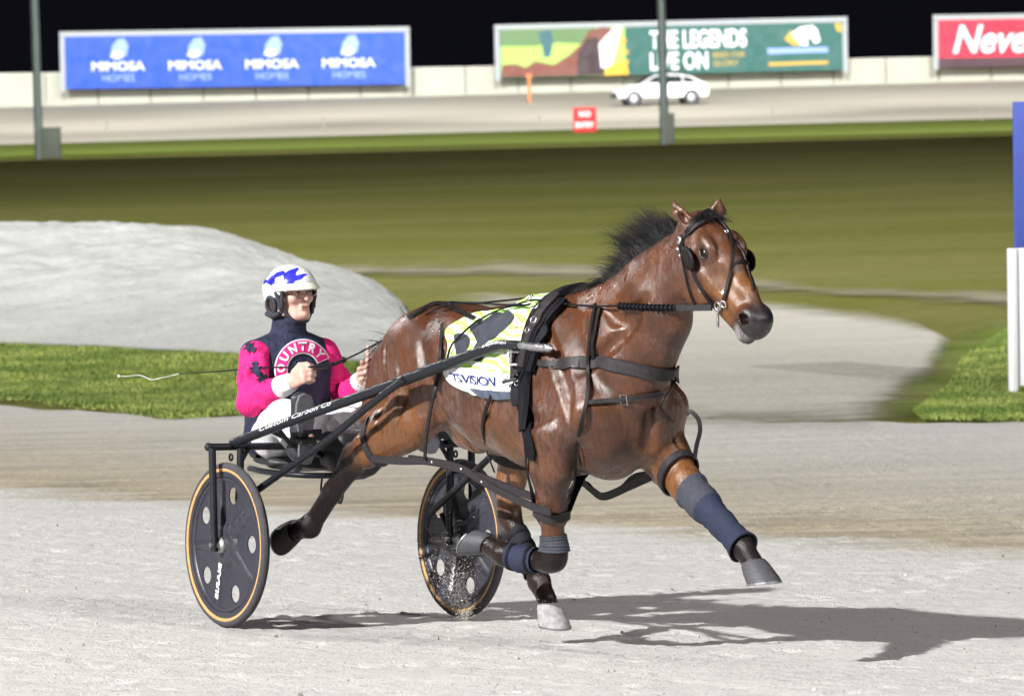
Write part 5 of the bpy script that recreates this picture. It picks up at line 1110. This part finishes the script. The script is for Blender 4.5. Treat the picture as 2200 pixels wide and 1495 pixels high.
for i in range(len(xs)-1):
    xa, xb = xs[i]+.03, xs[i+1]-.03; b = MB(); V = []
    for x in (xa, xb):
        for y in (-.06, .06): V += [(x, y, -1.2), (x, y, top(x))]
    b.add(V, [(0, 4, 5, 1), (2, 3, 7, 6), (1, 5, 7, 3), (0, 1, 3, 2), (4, 6, 7, 5)], False); b.build('wall_panel', wall_m, fence)
    b = MB(); b.box(((xa+xb)/2, 0, (top(xa)+top(xb))/2+.03), (xb-xa, .2, .06), [nrm((xb-xa, 0, top(xb)-top(xa))), (0, 1, 0), nrm((-(top(xb)-top(xa)), 0, xb-xa))]); b.build('coping', cap_m, fence)

def board(name, x0, x1, ytl, ytr, ybl, ybr, label, mat, Y=250.0, fr=.3):
    """billboard: frame, panel; returns thing and a map from panel uv to its local frame"""
    tl, tr, bl, br_ = pix_at(x0, ytl, Y), pix_at(x1, ytr, Y), pix_at(x0, ybl, Y), pix_at(x1, ybr, Y)
    ux = nrm(tr-tl); uz = nrm(np.array([0, 0, 1.])-ux*ux[2]); W_ = np.linalg.norm(tr-tl); H_ = abs((tl-bl)@uz); o = bl
    uy = np.cross(uz, ux)
    M_ = Matrix(((ux[0], uy[0], uz[0], o[0]), (ux[1], uy[1], uz[1], o[1]), (ux[2], uy[2], uz[2], o[2]), (0, 0, 0, 1)))
    t = empty(name, M_, label=label, cat='billboard'); p = MB(); p.box((W_/2, .12, H_/2), (W_, .12, H_)); p.build('panel', mat, t)
    f_ = MB(); w_ = fr
    f_.box((W_/2, .05, H_+w_/2-.02), (W_+2*w_, .16, w_)); f_.build('frame', frame_m, t)
    for xx in (-w_/2, W_+w_/2): f_ = MB(); f_.box((xx, .05, H_/2-.1), (w_-.01, .15, H_+.1)); f_.build('frame', frame_m, t)
    for k_ in range(int(W_/5)+1): f_ = MB(); f_.box((1+k_*(W_-2)/max(1, int(W_/5)), 2.6, H_/2-1.6), (.14, .14, H_+2.6)); f_.build('post', pole_m, t)
    return t, W_, H_
def sign_text(t, s, x, z, w_, h_, mat, bold=.02, shear=0, y=.045):
    me, V = text_mesh(s, bold, shear); a, b_ = V[:, 0].max(), V[:, 1].max(); P = np.stack([x+V[:, 0]/a*w_, np.full(len(V), y), z+V[:, 1]/b_*h_], 1); me.vertices.foreach_set('co', P.astype(np.float32).ravel()); me.update(); return link('lettering', me, mat, t)
def sign_poly(t, name, pts, mat, y=.05, th=.02):
    b = MB(); b.poly([(p[0], y, p[1]) for p in pts], th, (0, -1, 0)); return b.build(name, mat, t)
flat = lambda n, c: plain(n, c, .55, 0, .4, .05, 1.5, 0)
blue_b = flat('blue_vinyl', (.006, .065, .45)); pale_v = flat('pale_vinyl', (.66, .68, .85)); green_b = flat('dark_green_vinyl', (.012, .10, .085)); red_b = flat('red_vinyl', (.58, .012, .045)); maroon = flat('dark_maroon_vinyl', (.06, .02, .035)); white_v = flat('white_vinyl', (.8, .8, .82)); yel = flat('amber_vinyl', (.72, .40, .02)); gold = flat('gold_vinyl', (.52, .34, .05)); bay = flat('bay_print', (.17, .05, .03)); dkb = flat('dark_brown_print', (.035, .015, .02)); lime = flat('lime_print', (.33, .52, .10)); dgr = flat('tree_print', (.10, .19, .07)); teal = flat('teal_print', (.03, .11, .14)); mid = flat('pale_blue_vinyl', (.25, .36, .75))
t, W_, H_ = board('billboard', 141, 872, 79, 68, 192, 172, 'blue billboard with four repeated white logos above the far wall', blue_b)
el = lambda cx, cz, rx, rz, n=18: [(cx+rx*math.cos(a), cz+rz*math.sin(a)) for a in np.linspace(0, 2*math.pi, n+1)[:-1]]
for i in range(4):
    cx = W_*(.158+i*.226); s = H_
    sign_poly(t, 'emblem', [(cx-.26*s+.26*s*.35+p[0]*.0, 0) for p in []] or [(cx+(x-.5)*.42*s, z*s) for x, z in ((.12, .60), (.5, .56), (.85, .62), (.95, .80), (.78, .95), (.45, .93), (.2, .80))], mid)
    sign_poly(t, 'emblem', [(cx+(x-.5)*.42*s, z*s) for x, z in ((.1, .60), (.45, .55), (.72, .60), (.62, .70), (.3, .70))], pale_v, .025)
    sign_text(t, 'MIMOSA', cx-.52*s, .33*s, 1.02*s, .18*s, pale_v, .03); sign_text(t, 'HOMES', cx-.32*s, .13*s, .62*s, .13*s, mid, .01)
t, W_, H_ = board('billboard', 1075, 1812, 64, 47, 168, 150, 'dark green billboard with large white lettering and a horse picture', green_b)
X = lambda p: (p-1075)/737*W_; Z = lambda p, x: ((168-(x-1075)/737*18)-p)/104*H_
def pp(L): return [(X(x), Z(y, x)) for x, y in L]
sign_poly(t, 'picture_field', pp([(1077, 166), (1077, 62), (1345, 56), (1345, 161)]), lime, .055); sign_poly(t, 'picture_trees', pp([(1077, 100), (1077, 63), (1280, 58), (1280, 96), (1200, 92), (1150, 100)]), dgr, .034)
sign_poly(t, 'picture_handler', pp([(1158, 70), (1185, 64), (1190, 90), (1183, 122), (1170, 124), (1166, 96)]), teal, .014)
sign_poly(t, 'picture_horse', pp([(1077, 166), (1080, 140), (1110, 138), (1130, 146), (1150, 132), (1190, 140), (1225, 118), (1250, 95), (1268, 66), (1300, 57), (1318, 62), (1318, 80), (1300, 84), (1295, 110), (1300, 161)]), bay, .012)
sign_poly(t, 'picture_horse', pp([(1240, 162), (1242, 118), (1262, 84), (1285, 80), (1294, 120), (1298, 160)]), dkb, -.008); sign_poly(t, 'picture_blaze', pp([(1292, 146), (1288, 96), (1302, 80), (1325, 58), (1338, 58), (1325, 108), (1314, 144)]), white_v, -.012)
sign_poly(t, 'flower', pp([(1298, 163), (1310, 142), (1330, 136), (1352, 128), (1348, 142), (1352, 160)]), yel, -.02); sign_poly(t, 'flower', pp(el(1341, 88, 7, 7, 10)), gold, .02); sign_poly(t, 'flower', pp(el(1345, 112, 7, 6, 10)), gold, .02)
def pt(s, x0, x1, y0, y1, mat, bold): sign_text(t, s, X(x0), Z(y1, x0), X(x1)-X(x0), (y1-y0)/104*H_, mat, bold)
pt('THE LEGENDS', 1398, 1606, 66, 106, white_v, .03); pt('LIVE ON', 1398, 1522, 113, 152, white_v, .03)
pt('BRED FOR', 1533, 1602, 112, 124, gold, .01); pt('GLORY', 1533, 1588, 130, 142, gold, .01)
sign_poly(t, 'horse_emblem', pp([(1702, 72), (1722, 58), (1748, 54), (1758, 64), (1764, 88), (1752, 94), (1744, 80), (1736, 84), (1738, 98), (1722, 96), (1712, 86)]), white_v, .02); sign_poly(t, 'mane_emblem', pp([(1686, 84), (1702, 64), (1712, 84), (1724, 98), (1706, 98)]), gold, .028)
sign_poly(t, 'emblem_text', pp([(1650, 104), (1780, 101), (1780, 112), (1650, 116)]), mid, .03); sign_poly(t, 'emblem_text', pp([(1652, 134), (1780, 130), (1780, 137), (1652, 142)]), gold, .03)
sign_poly(t, 'corner_flower', pp([(1795, 50), (1810, 49), (1810, 70), (1800, 66)]), gold, .03)
t, W_, H_ = board('billboard', 2016, 2600, 43, 34, 145, 136, 'red billboard with white script lettering, cut off by the right edge', red_b)
sign_poly(t, 'lower_band', [(0, 0), (W_, 0), (W_, .19*H_), (0, .19*H_)], maroon, .05); sign_text(t, 'Nevelle', W_*.055, .28*H_, W_*.39, .6*H_, white_v, .02, .3)

# pick-up truck parked on the far track, facing left
g = pix_ground(1420, 229); ute = empty('parked_car', Matrix.Translation(Vector((float(g[0]), float(g[1]), float(zg(g[0], g[1]))+.06))) @ Matrix.Rotation(R(8), 4, 'Z'), label='white car parked on the far side track below the green billboard', cat='car')
car_w = plain('white_car_paint', (.78, .78, .8), .25, 0, .5, .04, 2, 0); glass_m = plain('dark_glass', (.02, .03, .025), .08, 0, .6, .1, 2, 0)
prof = [(-2.42, .40), (-2.5, .62), (-2.42, .82), (-2.2, .95), (-1.7, 1.06), (-1.2, 1.14), (-.75, 1.42), (-.35, 1.58), (.3, 1.64), (1.0, 1.60), (1.6, 1.48), (2.0, 1.22), (2.3, 1.08), (2.44, .95), (2.46, .5), (2.3, .38)]
b = MB(); V = [(x, s*(.86 if z < 1.2 else .70), z) for s in (-1, 1) for x, z in prof]; n = len(prof)
b.add(V, [tuple(range(n))[::-1], tuple(range(n, 2*n))]+[(i, (i+1) % n, n+(i+1) % n, n+i) for i in range(n)], False); o = b.build('body', car_w, ute); bv = o.modifiers.new('b', 'BEVEL'); bv.width = .12; bv.segments = 4
for s in (-1, 1):
    for pts in ([(-1.05, 1.17), (-.42, 1.50), (.1, 1.55), (.1, 1.17)], [(.17, 1.17), (.17, 1.55), (.95, 1.52), (1.05, 1.17)], [(1.12, 1.17), (1.05, 1.51), (1.5, 1.40), (1.8, 1.18)]):
        b = MB(); b.poly([(x, s*(.872-(z-1.2)*.31 if z > 1.2 else .872), z) for x, z in pts], .012, (0, s, .3)); b.build('side_window', glass_m, ute)
    for x in (-1.55, 1.5):
        w_ = empty('wheel'); w_.parent = ute; w_.location = (x, s*.80, .36); b = MB(); b.lathe([(.2, -.1), (.33, -.1), (.36, -.07), (.36, .07), (.33, .1), (.2, .1)], (0, 0, 0), (0, 1, 0), 28); b.build('tyre', rubber, w_); b = MB(); b.lathe([(0, -.09), (.14, -.09), (.22, -.07), (.22, .07), (.14, .09), (0, .09)], (0, 0, 0), (0, 1, 0), 20); b.build('rim', dull_steel, w_)
        b = MB(); b.lathe([(.37, -.03), (.42, -.03), (.42, .03), (.37, .03)], (x, s*.85, .38), (0, 1, 0), 24); b.build('wheel_arch', vinyl, ute)
    b = MB(); b.box((-2.42, s*.6, .78), (.1, .36, .18), None, .03); b.build('headlight', plain('lamp_glass', (.7, .72, .75), .15, var=.05, bump=0), ute)
b = MB(); b.poly([(-1.22, y, z) for y, z in ((-.66, 1.18), (.66, 1.18))]+[(-.46, y, z) for y, z in ((.6, 1.58), (-.6, 1.58))], .03, (-.6, 0, .7)); b.build('windscreen', glass_m, ute)
b = MB(); b.box((-2.48, 0, .55), (.12, 1.66, .22), None, .04); b.build('bumper', vinyl, ute)
b = MB(); b.box((.9, 0, 1.72), (1.0, .9, .14), None, .05); b.tube([(.9, 0, 1.75), (1.3, -.1, 2.05)], .05, 8); b.build('roof_load', plain('dark_load', (.03, .06, .045), .8, 0, .3, .4, 4, .3, .02), ute)

# red marker sign, orange post
g = pix_ground(1257, 288); sg = empty('marker_sign', Matrix.Translation((g[0], g[1], float(zg(g[0], g[1])))), label='small red and white marker sign at the edge of the far track', cat='sign')
red_s = flat('sign_red', (.6, .03, .03)); s_ = 50*g[1]/F
b = MB(); b.box((0, 0, s_*.6), (s_, .05, s_*1.06), None, .01); b.build('panel', red_s, sg); sign_text(sg, 'NO', -s_*.24, s_*.72, s_*.5, s_*.26, white_v, .04, 0, -.03); sign_text(sg, 'ENTRY', -s_*.4, s_*.26, s_*.8, s_*.24, white_v, .05, 0, -.03)
for x in (-.3, .3): b = MB(); b.box((x*s_, .05, s_*.1), (.05, .05, s_*.4)); b.build('leg', pole_m, sg)
g = pix_ground(1138, 222); h_ = 62*g[1]/F; mp = empty('marker_post', Matrix.Translation((g[0], g[1], float(zg(g[0], g[1])))), label='thin orange marker post in front of the far wall', cat='post')
b = MB(); b.tube([(0, 0, -.1), (0, 0, h_)], .09, 12); b.build('post', flat('orange_paint', (.62, .22, .08)), mp); b = MB(); b.box((0, -.02, h_-.1), (.34, .05, .18), None, .01); b.build('cap', flat('orange_cap', (.62, .16, .07)), mp)
for x, y in ((230, 290), (695, 283), (1660, 262), (2110, 262), (1160, 280)):
    g = pix_ground(x, y); b = MB(); b.tube([(0, 0, 0), (0, 0, .55)], .035, 8); b.lathe([(.05, .55), (.05, .6), (0, .62)], (0, 0, 0), (0, 0, 1), 8)
    b.build('rail_post', plain('weathered_post', (.36, .34, .26), .8, bump=0), None, label='short weathered peg beside the far track, %s' % {230: 'below the blue billboard\'s left end', 695: 'below the blue billboard\'s right end', 1160: 'left of the red sign', 1660: 'below the green billboard\'s right part', 2110: 'below the red billboard'}[x], cat='peg', group='pegs along the far track', mw=Matrix.Translation((g[0], g[1], float(zg(g[0], g[1])))))

# floodlight poles of the far straight; their lamps throw outwards over the far track
def far_lamps(x, y, z):
    flood('floodlight_lamp', (x, y, z+29.4), (x, y+60, z+25), 36000, 172, .03)      # wide lamp over the verge
    flood('floodlight_lamp', (x, y, z+29.6), (x*1.25, y+97, z+1), 300000, 44, 1)         # lamp aimed at the track and the wall
def light_pole(xb, yb, cab, label, far=None):
    g = pix_ground(xb, yb) if far is None else np.array(far); z = float(zg(g[0], g[1])); t = empty('floodlight_pole', Matrix.Translation((g[0], g[1], z)), label=label, cat='light pole', group='floodlight poles on the far straight')
    b = MB(); b.tube([(0, 0, -.2), (0, 0, 8), (0, 0, 30)], [.17, .14, .10], 16); b.build('pole', pole_m, t)
    b = MB(); b.box((0, .15, 30), (4.2, .15, .15)); b.build('cross_arm', pole_m, t)
    for k_ in (-1.6, -.55, .55, 1.6): b = MB(); b.box((k_, .3, 29.7), (.6, .3, .5), None, .05); b.build('lamp_housing', cab_m, t)
    if cab: b = MB(); b.box((cab[0], .05, cab[2]/2), (cab[1], .5, cab[2]), None, .02); o = b.build('cabinet', cab_m, t); b = MB(); b.box((cab[0], -.21, cab[2]/2), (cab[1]*.8, .02, cab[2]*.85), None, .005); b.build('door', cab_m, o)
    far_lamps(g[0], g[1]+.6, z)
light_pole(85, 341, (.42, .75, 1.15), 'grey floodlight pole with a cabinet, left of the blue billboard')
light_pole(1428, 310, (.18, .38, 1.1), 'grey floodlight pole standing in front of the green billboard')
for xx in (-42, 29.5, 54):
    far_lamps(xx, 155-.06*xx, -.36)

# tall white and blue board at the right edge, on the grass
g = pix_ground(2185, 845); sc = g[1]/F; bt = empty('course_board', Matrix.Translation((g[0], g[1], float(zg(g[0], g[1])))) @ Matrix.Rotation(R(.4), 4, 'Y') @ Matrix.Rotation(R(14), 4, 'Z'), label='tall board with blue top and white lower panel at the right edge', cat='sign')
h1, h2 = 312*sc, 625*sc
b = MB(); b.box((.45, 0, h1/2+.03), (.98, .05, h1-.06), None, .006); b.build('lower_panel', flat('white_board', (.76, .77, .84)), bt); b = MB(); b.box((.46, 0, (h1+h2)/2+.004), (.93, .05, h2-h1), None, .006); b.build('upper_panel', flat('blue_board', (.055, .085, .36)), bt)
b = MB(); b.box((-.03, 0, h1/2), (.06, .09, h1), None, .008); b.build('post', flat('white_post', (.74, .75, .8)), bt)
for k_ in range(3): b = MB(); b.lathe([(0, -.034), (.016, -.034), (.018, -.025)], (.10, 0, h1+.03+k_*.27*(h2-h1)/.6*.6), (0, 1, 0), 12); b.build('bolt', frame_m, bt)

# ------------------------------------------------------------------ loose dirt, flying sand, grass blades
def scatter(name, P, S, mat, kind='stuff', label=None, cat=None):
    """small irregular lumps joined as one"""
    base = np.array([[0, 0, 1], [.94, 0, -.33], [-.47, .82, -.33], [-.47, -.82, -.33], [.3, .3, .4], [-.4, .2, .5]]); T = np.array([[0, 1, 4], [0, 4, 2], [4, 1, 2], [0, 2, 5], [5, 2, 3], [0, 5, 3], [0, 3, 1], [1, 3, 2]])
    n = len(P); R_ = rng.normal(size=(n, 3, 3)); U, _, Vt = np.linalg.svd(R_); Rm = U@Vt; sc = S[:, None]*(1+.35*rng.normal(size=(n, 3))); L = base[None]*sc[:, None, :]; V = np.einsum('nij,nkj->nki', Rm, L)+P[:, None, :]
    Q = (T[None]+6*np.arange(n)[:, None, None]).reshape(-1, 3); return link(name, mk_mesh(name, V.reshape(-1, 3), Q, True), mat, kind=kind, label=label, cat=cat)
clod = Mat('sand_clod', (.4, .37, .32), .95); clod.speckle((.16, .14, .11), (.5, .47, .42), 3, .4, .6)
pale_clod = Mat('pale_sand_grain', (.6, .57, .5), .9); pale_clod.speckle((.5, .47, .4), (.66, .63, .55), 9)
n = 7500; Y = 13+13*rng.random(n)**1.2; X_ = (rng.random(n)-.5)*(Y*.3); P = np.stack([X_, Y, zg(X_, Y)+.002], 1); S = .0016+.0035*rng.random(n)**3+.008*(rng.random(n) > .99)
scatter('track_clods', P, S, clod.m, label='scattered sand clods and crumbs over the race track', cat='clods')
# sand thrown up by the far wheel and the hooves
def plume(c, d, n, sp, ln): 
    t = rng.random(n)**1.5; return np.array([wld(np.asarray(c)+np.asarray(d)*ti*ln+rng.normal(size=3)*sp*(.25+ti)) for ti in t])
P = np.vstack([plume(px(1000, 1318, .5), px(955, 1195, .5)-px(1000, 1318, .5), 3200, .07, 1.15), plume((1.40, .10, .03), (-.5, -.2, .5), 160, .05, .25), plume((1.5, .05, .16), (-.1, 0, .3), 60, .05, .12), plume((-.35, .3, -.02), (-.8, -.1, .25), 160, .07, .4), plume((-1.2, -.7, .1), (-1, 0, .3), 60, .12, .7)])
scatter('flying_sand', P, .0009+.0026*rng.random(len(P))**2, pale_clod.m, label='sand grains thrown up by the far wheel and the hooves', cat='sand')
blade_m = Mat('grass_blades', (.12, .2, .03), .7); blade_m.speckle((.10, .17, .018), (.28, .34, .07), 1.3); blade_m.b.inputs['Sheen Weight'].default_value = .1
def blades(n, xr_, fn, ff, h0):
    x = xr_[0]+(xr_[1]-xr_[0])*rng.random(n); a = np.array([fn(q) for q in x]); b_ = np.array([ff(q) for q in x]); y = a+(b_-a)*rng.random(n)**1.2; k_ = b_ > a; x, y = x[k_], y[k_]; m = len(x)
    z = zg(x, y)+.012; h_ = h0*(.4+rng.random(m)); a_ = rng.random(m)*6.28; wd = .006+.004*rng.random(m); lx, ly = rng.normal(size=m)*h_*.5, rng.normal(size=m)*h_*.5
    V = np.stack([np.stack([x-np.cos(a_)*wd, y-np.sin(a_)*wd, z], 1), np.stack([x+np.cos(a_)*wd, y+np.sin(a_)*wd, z], 1), np.stack([x+lx, y+ly, z+h_], 1)], 1)
    return V.reshape(-1, 3)
V = np.vstack([blades(26000, (-5.6, -1.5), lambda q: vn(q)+.5*rng.random(), vf, .022), blades(16000, (float(xl2)+.5, 5.4), lambda q: rn(q)+.15+.5*rng.random(), lambda q: rf(q)-2.5, .022)])
link('grass_blades', mk_mesh('grass_blades', V, np.arange(len(V)).reshape(-1, 3), False), blade_m.m, kind='stuff', label='short green grass growing on the verges beside the track', cat='grass')
